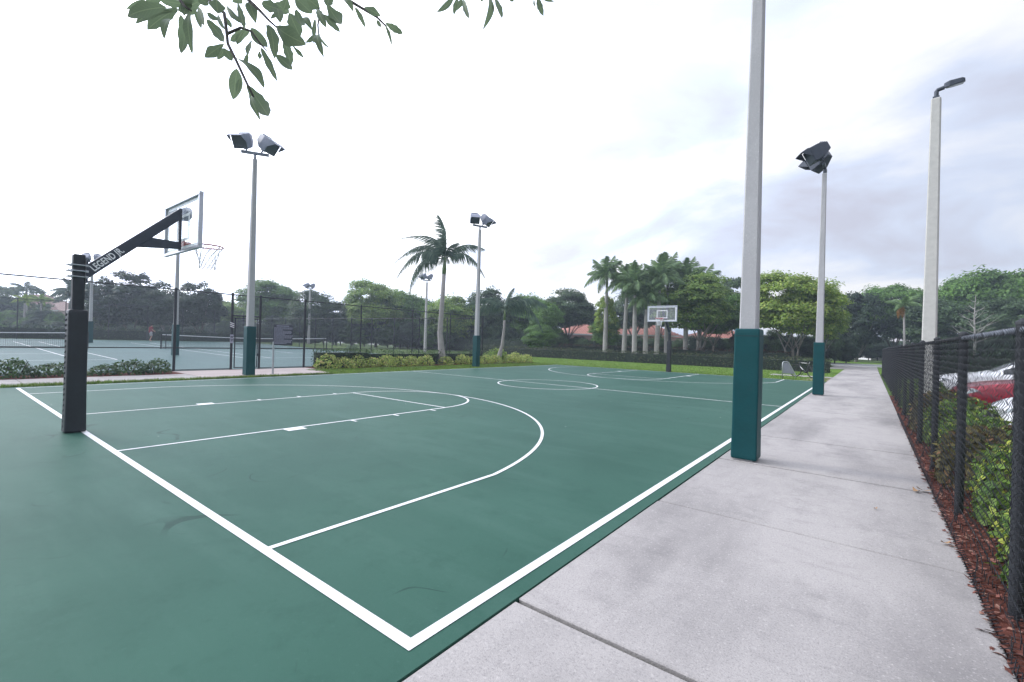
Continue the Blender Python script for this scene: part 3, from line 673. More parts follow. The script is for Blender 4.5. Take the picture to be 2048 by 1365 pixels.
# ------------------------------------------------------------------ trees around the place
tree(18, 568, 668, 120, 78, 'loose', 'f_dark', 'dark spreading tree at the left edge beside the tan roof')
tree(-60, 575, 668, 150, 74, 'round', 'f_deep', 'dark tree cut off by the left edge')
tree(262, 551, 664, 168, 58, 'spiky', 'f_deep', 'large dark spiky-topped tree behind the tennis court right of the hoop post', r0=0.2)
tree(215, 585, 664, 90, 60, 'spiky', 'f_dark', 'smaller dark tree close to the right of the black hoop post', r0=0.14)
tree(330, 580, 664, 90, 57, 'dense', 'f_deep', 'dark tree just behind the net of the near hoop', r0=0.14)
tree(398, 568, 662, 100, 58, 'spiky', 'f_deep', 'dark tree with pointed top left of the left padded pole', r0=0.16)
tree(548, 563, 655, 112, 72, 'fine', 'f_mid', 'broad pale green tree just right of the left padded pole', r0=0.2)
tree(478, 600, 655, 80, 80, 'round2', 'f_light', 'yellowish green tree behind the tennis gate')
tree(622, 584, 668, 84, 66, 'round', 'f_dark', 'dark round tree behind the floodlight pole right of the gate')
tree(672, 604, 680, 84, 70, 'dense', 'f_dark', 'low dark tree between two tennis light poles')
tree(752, 561, 668, 112, 66, 'fine', 'f_light', 'big light green feathery tree left of the tall palm', r0=0.2)
tree(800, 577, 676, 96, 70, 'round2', 'f_mid', 'dark green tree touching the big feathery tree on its right')
tree(846, 600, 682, 80, 76, 'round', 'f_dark', 'dark low tree behind the left of the tall palm trunk')
tree(905, 588, 686, 96, 66, 'round2', 'f_light', 'light green tree between tall palm and padded pole')
tree(968, 580, 690, 100, 68, 'round', 'f_dark', 'dark tree behind the far left padded pole')
tree(1048, 583, 690, 96, 70, 'round2', 'f_mid', 'green tree behind the leaning palm')
tree(1136, 581, 668, 104, 66, 'dense', 'f_dark', 'big round dark tree left of the royal palms', r0=0.22)
tree(1092, 606, 682, 60, 58, 'round', 'f_mid', 'medium green tree in front of the round dark tree')
tree(1076, 648, 700, 66, 54, 'fine', 'f_mid', 'bushy green little tree standing at the second hedge')
tree(1212, 588, 690, 46, 52, 'loose', 'f_lime', 'slim bright green young tree left of the royal palm trunks', r0=0.07)
tree(1212, 640, 696, 60, 53, 'fine', 'f_mid', 'low green bush tree under the slim young tree', r0=0.07)
tree(1380, 551, 668, 142, 50, 'fine', 'f_light', 'big bright green tree behind the far basket', r0=0.14, stems=2)
tree(1425, 572, 680, 110, 56, 'round2', 'f_mid', 'darker green tree behind the right of the far basket tree', r0=0.15)
tree(1470, 548, 676, 96, 62, 'loose', 'f_dark', 'open dark tree seen left of the near padded pole', r0=0.16)
tree(1590, 543, 682, 168, 45, 'fine', 'f_lime', 'big bright green multi-trunk tree above the bicycle', r0=0.10, stems=4)
tree(1648, 570, 690, 80, 52, 'fine', 'f_light', 'green tree behind the far right padded pole', r0=0.10)
tree(1712, 580, 716, 96, 66, 'loose', 'f_deep', 'dark loose tree above the end of the sidewalk')
tree(1672, 610, 722, 80, 72, 'dense', 'f_deep', 'low dark tree behind the far right padded pole')
tree(1786, 563, 690, 136, 68, 'wide', 'f_mid', 'wide green tree between sidewalk end and grey lamp pole', r0=0.2)
tree(1850, 590, 700, 110, 62, 'round2', 'f_dark', 'dark green tree behind the foot of the grey lamp pole')
tree(1918, 551, 680, 130, 64, 'wide', 'f_mid', 'broad green tree just right of the grey lamp pole', r0=0.22)
tree(2010, 531, 690, 160, 62, 'round2', 'f_mid', 'tall green tree at the right edge above the fence', r0=0.24)
tree(2110, 520, 690, 170, 60, 'wide', 'f_mid', 'tall green tree mostly cut off by the right edge', r0=0.24)
tree(1985, 600, 700, 120, 56, 'round', 'f_dark', 'low dark tree below the tall tree at the right edge')
tree(2080, 600, 700, 120, 52, 'dense', 'f_dark', 'dark low tree cut by the right edge above the fence')
tree(1170, 612, 684, 80, 84, 'dense', 'f_deep', 'dark tree behind the left red roof')
tree(1268, 580, 670, 90, 74, 'round', 'f_dark', 'dark tree filling in behind the royal palms')
tree(1320, 570, 664, 84, 78, 'round2', 'f_dark', 'dark green tree behind the right royal palms')
tree(706, 610, 680, 70, 86, 'round', 'f_dark', 'small far dark tree left of the feathery tree')
tree(450, 612, 656, 60, 92, 'dense', 'f_dark', 'far dark tree behind the gate of the tennis court')
tree(1015, 610, 690, 70, 84, 'dense', 'f_dark', 'far dark tree left of the leaning palm crown')

ORD = ['first', 'second', 'third', 'fourth', 'fifth', 'sixth', 'seventh', 'eighth', 'ninth', 'tenth', 'eleventh', 'twelfth', 'thirteenth', 'fourteenth', 'fifteenth', 'sixteenth', 'seventeenth', 'eighteenth']
# massed bushes: rows of separate shrubs that close the view under the trees
def bush_row(label, group, u0, u1, n, d0, d1, v0, v1, wpx, mats, crowns=('dense', 'round2', 'wide')):
    rr_ = random.Random(hash(label) % 1000 if False else len(label))
    for i in range(n):
        k = i / max(1, n - 1); u = u0 + (u1 - u0) * k + rr_.uniform(-.3, .3) * (u1 - u0) / n; d = d0 + (d1 - d0) * k + rr_.uniform(-2, 2)
        top = at(u, v0 + (v1 - v0) * k + rr_.uniform(-6, 6), d); x, y_ = top.x, top.y; g = gz(x, y_) - .05; h = max(.6, top.z - g); w = wpx * rr_.uniform(.8, 1.2) / 2 * d / FPX
        t = thing('bush', ORD[i] + ' from the left of ' + label, 'bush', (x, y_, g), rr_.uniform(0, 6), group)
        c = obj('crown', CR[crowns[i % len(crowns)]], t, mats[i % len(mats)]); c.location = (0, 0, h * .46); c.scale = (w, w, h * .58)
        mb = MB(); mb.tube([(0, 0, -.1), (.05, 0, h * .3), (0, .05, h * .6)], [.08, .06, .03], 6).tube([(0, 0, .1), (w * .4, 0, h * .5)], [.05, .02], 5).tube([(0, 0, .1), (-w * .3, w * .3, h * .5)], [.05, .02], 5).build('stem', 'bark_dark', t)
bush_row('the tangled green bushes below the tan roofed house', 'bushes below the tan roof', -40, 185, 15, 66, 66, 618, 628, 44, ('f_dark', 'f_mid', 'f_deep'))
bush_row('the dark bushes standing close behind the hedge at the left', 'front bushes below the tan roof', -50, 190, 14, 61, 61, 640, 644, 40, ('f_deep', 'f_dark', 'f_mid'))
bush_row('the dark bushes massed under the trees behind the tennis court', 'bushes behind the tennis court', 190, 560, 16, 78, 80, 642, 640, 50, ('f_deep', 'f_dark'))
bush_row('the dark bushes massed between gate and tall palm', 'bushes between gate and palm', 560, 900, 17, 68, 66, 636, 646, 56, ('f_deep', 'f_dark', 'f_mid'))
bush_row('the dark bushes massed behind the two palms', 'bushes behind the two palms', 890, 1110, 12, 66, 66, 642, 652, 52, ('f_deep', 'f_dark'))
bush_row('the dark bushes behind the royal palm trunks', 'bushes behind the royal palms', 1100, 1500, 18, 63, 62, 672, 676, 44, ('f_deep', 'f_dark'))
bush_row('the dark bushes behind the tree above the bicycle', 'bushes behind the bicycle', 1490, 1690, 11, 56, 58, 660, 672, 44, ('f_deep', 'f_dark'))
bush_row('the tall dark bushes across the street at the sidewalk end', 'bushes across the street', 1640, 1880, 13, 84, 84, 668, 682, 46, ('f_deep', 'f_deep', 'f_dark'))
bush_row('the dark bushes behind the parked car', 'bushes behind the car', 1850, 2130, 12, 52, 46, 672, 676, 52, ('f_deep', 'f_dark'))
# bare tree on the right
def bare_tree():
    b = at(1948, 700, 40); t = thing('bare_tree', 'leafless pale branched tree above the black fence', 'tree', (b.x, b.y, -0.05))
    r = random.Random(5); mb = MB(); H = at(1948, 588, 40).z
    mb.tube([(0, 0, 0), (.05, 0, H * .4), (-.04, .03, H * .7), (0.02, 0, H)], [.10, .08, .05, .012], 7)
    mb.build('trunk', 'palmtrunk', t, smooth=True)
    for k in range(18):
        z = H * (.38 + .55 * k / 18); a = k * 2.4; l = (1.9 * (1 - k / 22)) * r.uniform(.7, 1.1)
        p0 = Vector((0, 0, z)); d = Vector((math.cos(a), math.sin(a), .55)); m2 = MB()
        p1 = p0 + d * l * .5; p2 = p1 + (d + Vector((0, 0, .35))) * l * .5
        m2.tube([p0, p1, p2], [.035, .022, .006], 5)
        for s in (-1, 1):
            e = p1 + (d + Vector((-math.sin(a), math.cos(a), .2)) * s * .7) * l * .45; m2.tube([p1, e], [.016, .004], 4)
        m2.build('branch', 'palmtrunk', t)
bare_tree()

# feather palms
def palm(name, label, base, pts, rads, fronds, meshes, m='f_palm', group=None, shaftlen=0.9, trunkm='palmtrunk'):
    t = thing(name, label, 'palm tree', base, 0, group)
    mb = MB(); mb.tube(pts, rads, 12); mb.build('trunk', trunkm, t, smooth=True)
    top = Vector(pts[-1]); dr = (top - Vector(pts[-2])).normalized()
    if shaftlen > 0:
        m2 = MB(); m2.tube([top - dr * .05, top + dr * shaftlen * .3, top + dr * shaftlen], [rads[-1] * 1.02, rads[-1] * 1.15, rads[-1] * .45], 10); m2.build('crownshaft', 'shaft', t, smooth=True)
    hub = top + dr * shaftlen * 0.9
    for (az, el, sc, k) in fronds:
        mk, mm = (k if isinstance(k, tuple) else (k, m))
        f = obj('frond', meshes[mk], t, mm); f.location = hub; f.rotation_euler = Euler((0, -el, az), 'XYZ'); f.scale = (sc, sc, sc)
    return t
AZR = math.atan2(RGT.y, RGT.x)      # azimuth of "to the right in the photo"
FR = {'arch': frond_mesh('frond_arch', 3.0, 0.95, 0.50, 56, 1, .05, 2.4), 'arch2': frond_mesh('frond_arch2', 3.0, 1.25, 0.50, 56, 2, .05, 2.6, .1), 'up': frond_mesh('frond_up', 2.6, 0.55, 0.55, 54, 3, .07, 1.2), 'short': frond_mesh('frond_short', 2.0, 0.9, 0.6, 42, 4, .055, 2.2)}
b = Vector((-11.35, 18.1, 0.0)); tp = at(888, 548, 28.3) - b
palm('palm', 'tall palm with arching windblown fronds in the croton bed', b, [(0, 0, -.1), (0.02, .0, .6), tp * .35 + Vector((-.12, -.08, 0)), tp * .7 + Vector((-.05, -.03, 0)), tp], [.30, .22, .16, .14, .12],
     [(AZR + math.pi + .1, 1.0, 1.07, 'arch2'), (AZR + math.pi - .1, .52, 1.17, 'arch2'), (AZR + math.pi + .15, .16, 1.17, 'arch2'), (AZR + math.pi - .15, -.22, 1.21, 'arch2'),
      (AZR + .1, .55, 1.00, 'arch'), (AZR - .1, .18, 1.02, 'arch2'), (AZR + .05, 1.15, 0.76, 'short'), (AZR + 1.9, 1.2, 0.89, 'short'), (AZR - 1.6, 1.25, 0.94, 'short'), (AZR + 2.6, 1.3, 1.21, 'up'), (AZR + 1.5, .2, 0.73, 'short'), (AZR - 1.7, -.2, 0.63, 'short'), (AZR + 2.3, 1.0, 1.05, 'arch2')], FR, shaftlen=1.0)
b = Vector((-11.1, 23.1, 0.0)); tp = at(1009, 640, 32.0) - b
palm('palm', 'short leaning palm with curved trunk at the end of the croton bed', b, [(0, 0, -.1), (.12, .1, .5), tp * .45 + Vector((.1, .1, -.1)), tp * .8 + Vector((.06, .05, -.02)), tp], [.22, .17, .11, .085, .075],
     [(AZR + math.pi, .75, 0.81, 'arch2'), (AZR + math.pi + .2, .30, 1.10, 'arch'), (AZR + math.pi - .1, .05, 0.91, 'arch'), (AZR, .35, 1.17, 'arch'), (AZR + .2, .1, 1.17, 'arch2'), (AZR - .1, 1.15, 0.68, 'up'), (AZR - .2, .95, 0.81, 'short'), (AZR - 1.5, .3, 0.78, 'short'), (AZR + 1.6, .5, 0.78, 'short')], FR, shaftlen=.8)
RF = {'a': frond_mesh('royal_frond_a', 2.7, 0.8, 0.85, 58, 11, .07, .9), 'b': frond_mesh('royal_frond_b', 2.9, 1.15, 0.85, 58, 12, .07, 1.1), 'c': frond_mesh('royal_frond_c', 2.5, .45, 0.8, 54, 13, .07, .7)}
RP = [(1210, 574, 51, 'royal palm leftmost of the row, set apart from the others'), (1248, 588, 50, 'second royal palm from the left, with slender trunk'), (1269, 590, 48, 'third royal palm from the left, thick pale trunk'), (1291, 618, 48, 'short royal palm just left of the far basket'),
      (1313, 578, 48, 'royal palm rising directly behind the far backboard'), (1333, 572, 50, 'tall royal palm right behind the far hoop post'), (1371, 578, 50, 'royal palm whose head shows above the bright green tree'), (1397, 590, 52, 'rightmost royal palm, trunk under the bright green tree')]
for i, (u, v, d, lb) in enumerate(RP):
    b = at(u, 700, d); b.z = -.03; H = at(u, v, d).z; r = random.Random(i)
    fr = [(k * 2.399 + r.random() * .4, (1.10 - 1.35 * k / 15) + r.uniform(-.1, .1), r.uniform(.95, 1.2), 'c' if k < 5 else ('a' if k % 2 else 'b')) for k in range(16)]
    lean = .15 * math.sin(i * 2)
    palm('royal_palm', lb, b, [(0, 0, -.1), (0, 0, .5), (lean * .4, 0, H * .45), (lean * .8, 0, H * .8), (lean, 0, H)], [.34, .27, .24, .19, .13], fr, RF, 'f_royal', 'royal palms behind the low hedge', 1.2)
b = at(148, 690, 66); b.z = .4; fr = [(k * 2.4, 1.1 - 1.9 * k / 26, 1.15, 'abc'[k % 3]) for k in range(26)]
palm('date_palm', 'grey-green bushy palm behind the black hoop post', b, [(0, 0, -.1), (0, 0, 2), (0, 0, at(148, 600, 66).z)], [.35, .3, .28], fr, RF, 'f_palm', None, .3)
b = at(50, 680, 72); b.z = .4; palm('coconut_palm', 'ragged palm head above the dark trees at the left edge', b, [(0, 0, -.1), (0.1, 0, 3), (0, 0, at(50, 588, 72).z)], [.2, .16, .13], [(k * 2.4, .8 - 1.2 * k / 9, .85, 'ab'[k % 2]) for k in range(9)], RF, 'f_palm', None, .3)
for (u, v, lb) in ((47, 598, 'bright yellow-green small palm before the tan roofed house'), (80, 598, 'green small palm before the tan roofed house, right of the yellow one')):
    b = at(u, 690, 66); b.z = .42; palm('small_palm', lb, b, [(0, 0, -.1), (0, 0, 2), (0, 0, at(u, v + 14, 66).z)], [.14, .12, .1], [(k * 2.4, .9 - 1.0 * k / 10, .62, 'ab'[k % 2]) for k in range(10)], RF, 'f_lime' if u < 60 else 'f_light', None, .3)
b = at(1812, 705, 42); b.z = -.03; tp = at(1808, 622, 42); fr = [(k * 2.4, .9 - .9 * k / 8, .62, 'ab'[k % 2]) for k in range(8)] + [(AZR + math.pi, -.7, .5, ('b', 'f_dead')), (AZR + math.pi + .5, -.9, .45, ('b', 'f_dead'))]
palm('young_palm', 'thin palm with a dead orange frond behind the black fence', b, [(0, 0, -.1), (-.1, 0, 1.2), (tp.x - b.x, tp.y - b.y, tp.z)], [.11, .09, .07], fr, RF, 'f_royal', None, .5)

# ------------------------------------------------------------------ houses
def house(label, u, d, wid, dep, zw, zr, wallm, roofm, rz=0.0, vref=690, hipx=0.5):
    c = at(u, vref, d); z = gz(c.x, c.y) - .05
    t = thing('house', label, 'house', (c.x, c.y, z), AZR + rz)
    MB().box((0, 0, zw / 2), (wid, dep, zw)).build('wall', wallm, t)
    o = .6; a, b = wid / 2 + o, dep / 2 + o; rl = max(.3, wid / 2 - dep * hipx)
    rm = MB(); rm.add([(-a, -b, zw), (a, -b, zw), (a, b, zw), (-a, b, zw), (-rl, 0, zr), (rl, 0, zr)], [(0, 1, 5, 4), (1, 2, 5), (2, 3, 4, 5), (3, 0, 4), (3, 2, 1, 0)])
    roof = rm.build('roof', roofm, t)
    # barrel tile courses down the front slope and the hips
    n = int(2 * a / .42); cm = MB()
    for i in range(n):
        x = -a + .2 + i * .42; k = 1.0
        if x < -rl: k = (x + a) / (a - rl)
        if x > rl: k = (a - x) / (a - rl)
        if k < .06: continue
        cm.tube([(x, -b + .02, zw + .03), (x, -b + b * k * .98, zw + (zr - zw) * k * .98 + .03)], .09, 5, False)
    cm.build('tile_course', roofm, roof)['kind'] = 'stuff'
    MB().box((0, -b - .03, zw - .02), (2 * a, .05, .22)).build('fascia', 'stucco_white', t)
    for x in np.linspace(-wid / 2 + 1.6, wid / 2 - 1.6, max(2, int(wid / 4))):
        w = MB().box((x, -dep / 2 - .02, zw * .52), (1.5, .06, 1.3)).build('window', 'window', t)
        MB().box((x, -dep / 2 - .05, zw * .52), (.06, .06, 1.3)).box((x, -dep / 2 - .06, zw * .52 - .68), (1.7, .1, .08)).build('frame', 'stucco_white', w)
    return t
house('tan roofed house with pink walls at the far left behind trees', 78, 92, 12, 9, 4.4, 7.6, 'stucco_pink', 'roof_tan', .2, 650)
house('low house with red tile roof left of the royal palms', 1160, 78, 9, 8, 3.0, 4.9, 'stucco_pink', 'roof_red', .25, 690)
house('larger red roofed house behind the royal palm trunks', 1262, 86, 15, 10, 3.3, 5.9, 'stucco_pink', 'roof_red', -.1, 690)
house('red roofed house right of the far basket behind trees', 1440, 74, 11, 8, 2.9, 4.4, 'stucco_white', 'roof_red', .1, 690)
house('white walled house behind the leaning palm', 1035, 80, 7, 6, 3.2, 4.2, 'stucco_white', 'roof_grey', .1, 690)
house('long house with pale grey roof behind the black fence', 1810, 90, 17, 9, 2.6, 4.4, 'stucco_white', 'roof_grey', -.15, 700)
house('pink walled house at the right edge behind the fence', 2060, 64, 12, 8, 3.3, 5.0, 'stucco_pink', 'roof_tan', -.3, 700)
house('small pale building behind the tennis gate', 470, 98, 12, 6, 2.6, 3.8, 'stucco_pink', 'roof_tan', .0, 668)
house('red roof peeking over the tennis trees left of the gate', 447, 110, 10, 7, 5.2, 8.2, 'stucco_white', 'roof_red', .1, 668)

# ------------------------------------------------------------------ chain link fences
def wire_panel(name, length, height, pitch=0.06, r=0.0021, z0=0.03, jitter=0.0, flare=0.0, sag=0.0):
    """woven wires: each zigzags upward and hooks its neighbour; three-sided wire, local x along the fence"""
    n = int(length / pitch); k = int(height / (pitch / 2)); h = pitch / 2
    V = []; F = []
    rr = np.random.default_rng(3)
    ang = np.array([0, 2.094, 4.189]); off = np.stack([np.cos(ang) * r, np.sin(ang) * r], 1)
    for i in range(n + 1):
        js = np.arange(k + 1); odd = (js % 2)
        x = i * pitch + odd * pitch * 1.04 - 0.02 * pitch; x = np.clip(x, 0, length)
        yv = np.where(odd == 1, r * 1.1, -r * 1.1); z = z0 + js * h
        if sag: z = z + sag * (rr.random() - .5 + np.sin(i * .9 + js * .13) * .5) * np.clip((height - z) * 8, 0, 1)
        if flare: yv = yv + flare * np.clip(1 - z / .24, 0, 1) ** 2 * (0.6 + 0.5 * np.sin(i * .35))
        if jitter: x = x + rr.normal(size=k + 1) * jitter; yv = yv + rr.normal(size=k + 1) * jitter
        ring = np.stack([np.stack([x + o[0], yv + o[1], z], 1) for o in off], 1)
        b = len(V) * 0 + sum(len(q) for q in V)
        V.append(ring.reshape(-1, 3))
        for j in range(k):
            for q in range(3):
                q2 = (q + 1) % 3; F.append((b + j * 3 + q, b + j * 3 + q2, b + j * 3 + 3 + q2, b + j * 3 + 3 + q))
    return fast_mesh(name, np.concatenate(V), np.array(F), 'wire')
def post_mesh(r, h, cap=True):
    mb = MB(); mb.tube([(0, 0, -.1), (0, 0, h)], r, 12)
    if cap: mb.tube([(0, 0, h), (0, 0, h + r * .5), (0, 0, h + r * 1.1)], [r * 1.15, r * 1.1, r * .35], 12)
    return mb.mesh('post', ['black'], smooth=False)
# near fence
FX = 9.955; FH = 1.71
fy = [2.50 - 2.2 * 2 + 2.2 * i for i in range(19)]
nf = thing('chain_link_fence', 'black chain link fence along the right side of the sidewalk', 'fence', (FX, fy[0], 0))
pm = post_mesh(.034, FH + .01)
for y_ in fy:
    o = obj('post', pm, nf); o.location = (0.040, y_ - fy[0], 0)
for i in range(len(fy) - 1):
    MB().tube([(.035, fy[i] - fy[0] + .034, FH - .02), (.035, fy[i + 1] - fy[0] - .034, FH - .02)], .021, 10).build('top_rail', 'black' if i > 2 else 'greyrail', nf, smooth=True)
wp = wire_panel('wire_mesh', 2.2, 1.70, .064, .0024, .012, .0022, flare=.10, sag=.010)
for i in range(len(fy) - 1):
    o = obj('wire_mesh', wp, nf); o.location = (0, fy[i] - fy[0], 0); o.rotation_euler = (0, 0, math.pi / 2); o['kind'] = 'stuff'
# bottom edge: loose curled ends leaning over the sidewalk
mb = MB()
for k in range(300):
    y_ = (fy[-1] - fy[0]) * k / 300 * .35 + 1.5; a = random.uniform(-.3, .3)
    mb.tube([(-.07, y_, .04), (-.095, y_ + .012, .02), (-.105, y_ + .02 + .01 * a, .012), (-.09, y_ + .032, .010)], .0028, 3, False)
mb.build('wire_end', 'wire', nf)['kind'] = 'stuff'
MB().tube([(.02, 0, .10), (.02, fy[-1] - fy[0], .10)], .003, 4).build('tension_wire', 'wire', nf)

# tall fence round the tennis courts
TFX = -11.8; TFH = 3.17
ty = [-7.7, -4.65, -1.6, 1.72, 4.52, 6.52, 7.64, 9.66, 12.7, 16.15, 19.2, 22.3]
tf = thing('tennis_fence', 'tall black chain link fence round the tennis courts', 'fence', (TFX, 0, 0))
thick = post_mesh(.048, TFH); thin = post_mesh(.030, TFH)
for y_ in ty:
    o = obj('post', thick if y_ in (4.52, 6.52, 7.64, 9.66, 22.3) else thin, tf); o.location = (0, y_, 0)
wcache = {}
for i in range(len(ty) - 1):
    a, b = ty[i], ty[i + 1]
    MB().tube([(0, a + .05, TFH - .03), (0, b - .05, TFH - .03)], .022, 8).build('top_rail', 'black', tf)
    isgate = abs(a - 6.52) < .01
    z0 = 2.30 if isgate else .03
    if isgate: MB().tube([(0, a + .05, 2.27), (0, b - .05, 2.27)], .03, 8).build('gate_transom', 'black', tf)
    else:
        MB().tube([(0, a + .05, .90), (0, b - .05, .90)], .018, 8).build('middle_rail', 'black', tf)
        MB().tube([(0, a + .05, .05), (0, b - .05, .05)], .014, 6).build('bottom_rail', 'black', tf)
    key = (round(b - a, 2), z0)
    if key not in wcache: wcache[key] = wire_panel('wire_mesh', b - a, TFH - z0 - .03, .068, .0026, z0)
    o = obj('wire_mesh', wcache[key], tf); o.location = (0.03, a, 0); o.rotation_euler = (0, 0, math.pi / 2); o['kind'] = 'stuff'
# far sides of the tennis fence
def far_fence(label, p0, p1, n, h):
    a = Vector(p0); b = Vector(p1); L = (b - a).length; d = (b - a) / L; ang = math.atan2(d.y, d.x)
    t = thing('tennis_fence', label, 'fence', a, 0)
    pm_ = post_mesh(.04, h)
    w = wire_panel('wire_mesh', L / n, h - .1, .10, .0036, .05)
    for i in range(n + 1):
        q = d * (L * i / n); o = obj('post', pm_, t); o.location = q
        if i < n:
            e = d * (L * (i + 1) / n); MB().tube([q + d * .05 + Vector((0, 0, h - .03)), e - d * .05 + Vector((0, 0, h - .03))], .024, 6).build('top_rail', 'black', t)
            m_ = obj('wire_mesh', w, t); m_.location = q; m_.rotation_euler = (0, 0, ang); m_['kind'] = 'stuff'
far_fence('far black chain link fence across the end of the tennis courts', (-50, -24, .45), (-50, 22.3, .45), 15, 3.6)
far_fence('black chain link fence on the right hand side of the tennis courts', (-49.5, 22.6, .2), (-12.3, 22.4, 0.0), 12, 3.1)

# gate
gt = thing('gate', 'black chain link gate leaf below the transom of the tennis fence', 'gate', (TFX, 6.52, 0))
MB().tube([(.02, .12, .06), (.02, .12, 2.18)], .024, 8).tube([(.02, 1.02, .06), (.02, 1.02, 2.18)], .024, 8).tube([(.02, .145, .08), (.02, .995, .08)], .02, 8).tube([(.02, .145, 2.16), (.02, .995, 2.16)], .02, 8).tube([(.02, .145, 1.08), (.02, .995, 1.08)], .016, 8).build('frame', 'black', gt)
gm = obj('wire_mesh', wire_panel('wire_mesh', .86, 2.05, .068, .0026, .09), gt); gm.location = (.02, .14, 0); gm.rotation_euler = (0, 0, math.pi / 2); gm['kind'] = 'stuff'
MB().box((.05, 1.06, .62), (.05, .14, .09)).tube([(.05, 1.05, .55), (.05, 1.05, .7)], .014, 6).build('latch', 'black', gt)
# small striped sign on the gate post
ss = thing('warning_plate', 'small plate with white diagonal stripes on the gate post', 'sign', (TFX + .07, 6.50, 1.50))
MB().box((0, 0, .36), (.012, .17, .26)).build('panel', 'signblack', ss)
for k in range(3):
    z = .30 + k * .075; MB().add([(.009, -.08, z), (.009, -.08, z + .035), (.009, .08, z - .055 + .035), (.009, .08, z - .055)], [(3, 2, 1, 0)]).build('stripe', 'white', ss)
nz = thing('notice_plate', 'small white notice below the striped plate on the gate post', 'sign', (TFX + .07, 6.50, 1.15))
MB().box((0, 0, .14), (.012, .13, .36)).build('panel', 'signtext', nz)
MB().box((.009, 0, .22), (.003, .10, .05)).box((.009, 0, .12), (.003, .10, .03)).box((.009, 0, .06), (.003, .08, .03)).build('print', 'signblack', nz)

# rules sign
sg = thing('rules_sign', 'dark rules sign board on a thin post beside the tennis gate', 'sign', (-8.80, 6.86, 0), AZR - .05)
MB().tube([(0, 0, -.1), (0, 0, 1.25)], .035, 8).build('post', 'galv', sg)
MB().box((.36, -.01, 1.52), (.76, .03, .80)).build('board', 'signblack', sg, bevel=.006)
r = random.Random(3)
hd = MB()
for i in range(9): hd.box((.14 + i * .055, -.028, 1.855), (.042, .004, .035))
hd.build('heading', 'signtext', sg)
for row in range(15):
    z = 1.79 - row * .043; x = .02; m_ = MB(); end = .70 if row % 4 != 2 else r.uniform(.35, .55)
    while x < end:
        w = r.uniform(.02, .07); m_.box((x + w / 2, -.028, z), (w, .004, .022)); x += w + .014
    m_.build('text_line', 'signtext', sg)

# ------------------------------------------------------------------ tennis nets
def net(label, y0, y1):
    z = tz(NETX); t = thing('tennis_net', label, 'tennis net', (NETX, (y0 + y1) / 2, z)); L = y1 - y0; h = L / 2
    for s in (-1, 1):
        mb = MB(); mb.tube([(0, s * h, -.05), (0, s * h, 1.09)], .05, 10); mb.build('post', 'black', t)
        MB().box((0, s * (h - .28), .55), (.05, .05, 1.1)).build('net_stake', 'black', t)
    zt = lambda y: .93 + .14 * (abs(y) / h) ** 1.6
    n = 20; tp = MB()
    for i in range(n):
        a = -h + .06 + (L - .12) * i / n; b = -h + .06 + (L - .12) * (i + 1) / n
        tp.add([(s_ * .012, yy, zz) for s_ in (-1, 1) for yy, zz in ((a, zt(a) - .055), (b, zt(b) - .055), (b, zt(b)), (a, zt(a)))], [(3, 2, 1, 0), (4, 5, 6, 7), (3, 7, 6, 2), (0, 1, 5, 4)])
    tp.build('tape', 'white', t)
    V = []; F = []
    def strip(a, b, w):
        i = len(V); d = (b - a).normalized(); sd_ = d.cross(Vector((1, 0, 0))) * w; V.extend([a - sd_, a + sd_, b + sd_, b - sd_]); F.append((i, i + 1, i + 2, i + 3))
    yy = -h + .1
    while yy < h - .1: strip(Vector((0, yy, .03)), Vector((0, yy, zt(yy) - .05)), .0045); yy += .09
    zz = .04
    while zz < .9: strip(Vector((.003, -h + .06, zz)), Vector((.003, h - .06, zz)), .0045); zz += .09
    me = bpy.data.meshes.new('net_cord'); me.from_pydata(V, [], F); me.materials.append(M['netmesh']); link(bpy.data.objects.new('net_cord', me), t)['kind'] = 'stuff'
    MB().box((0, 0, .46), (.01, .05, .92)).build('centre_strap', 'white', t)
    MB().tube([(0, -h, .06), (0, h, .06)], .012, 5).build('bottom_cord', 'black', t)
net('tennis net of the left court, cut by the left edge', YC1 - 6.4, YC1 + 6.4)
net('tennis net of the right court behind the gate and rules sign', YC2 - 6.4, YC2 + 6.4)

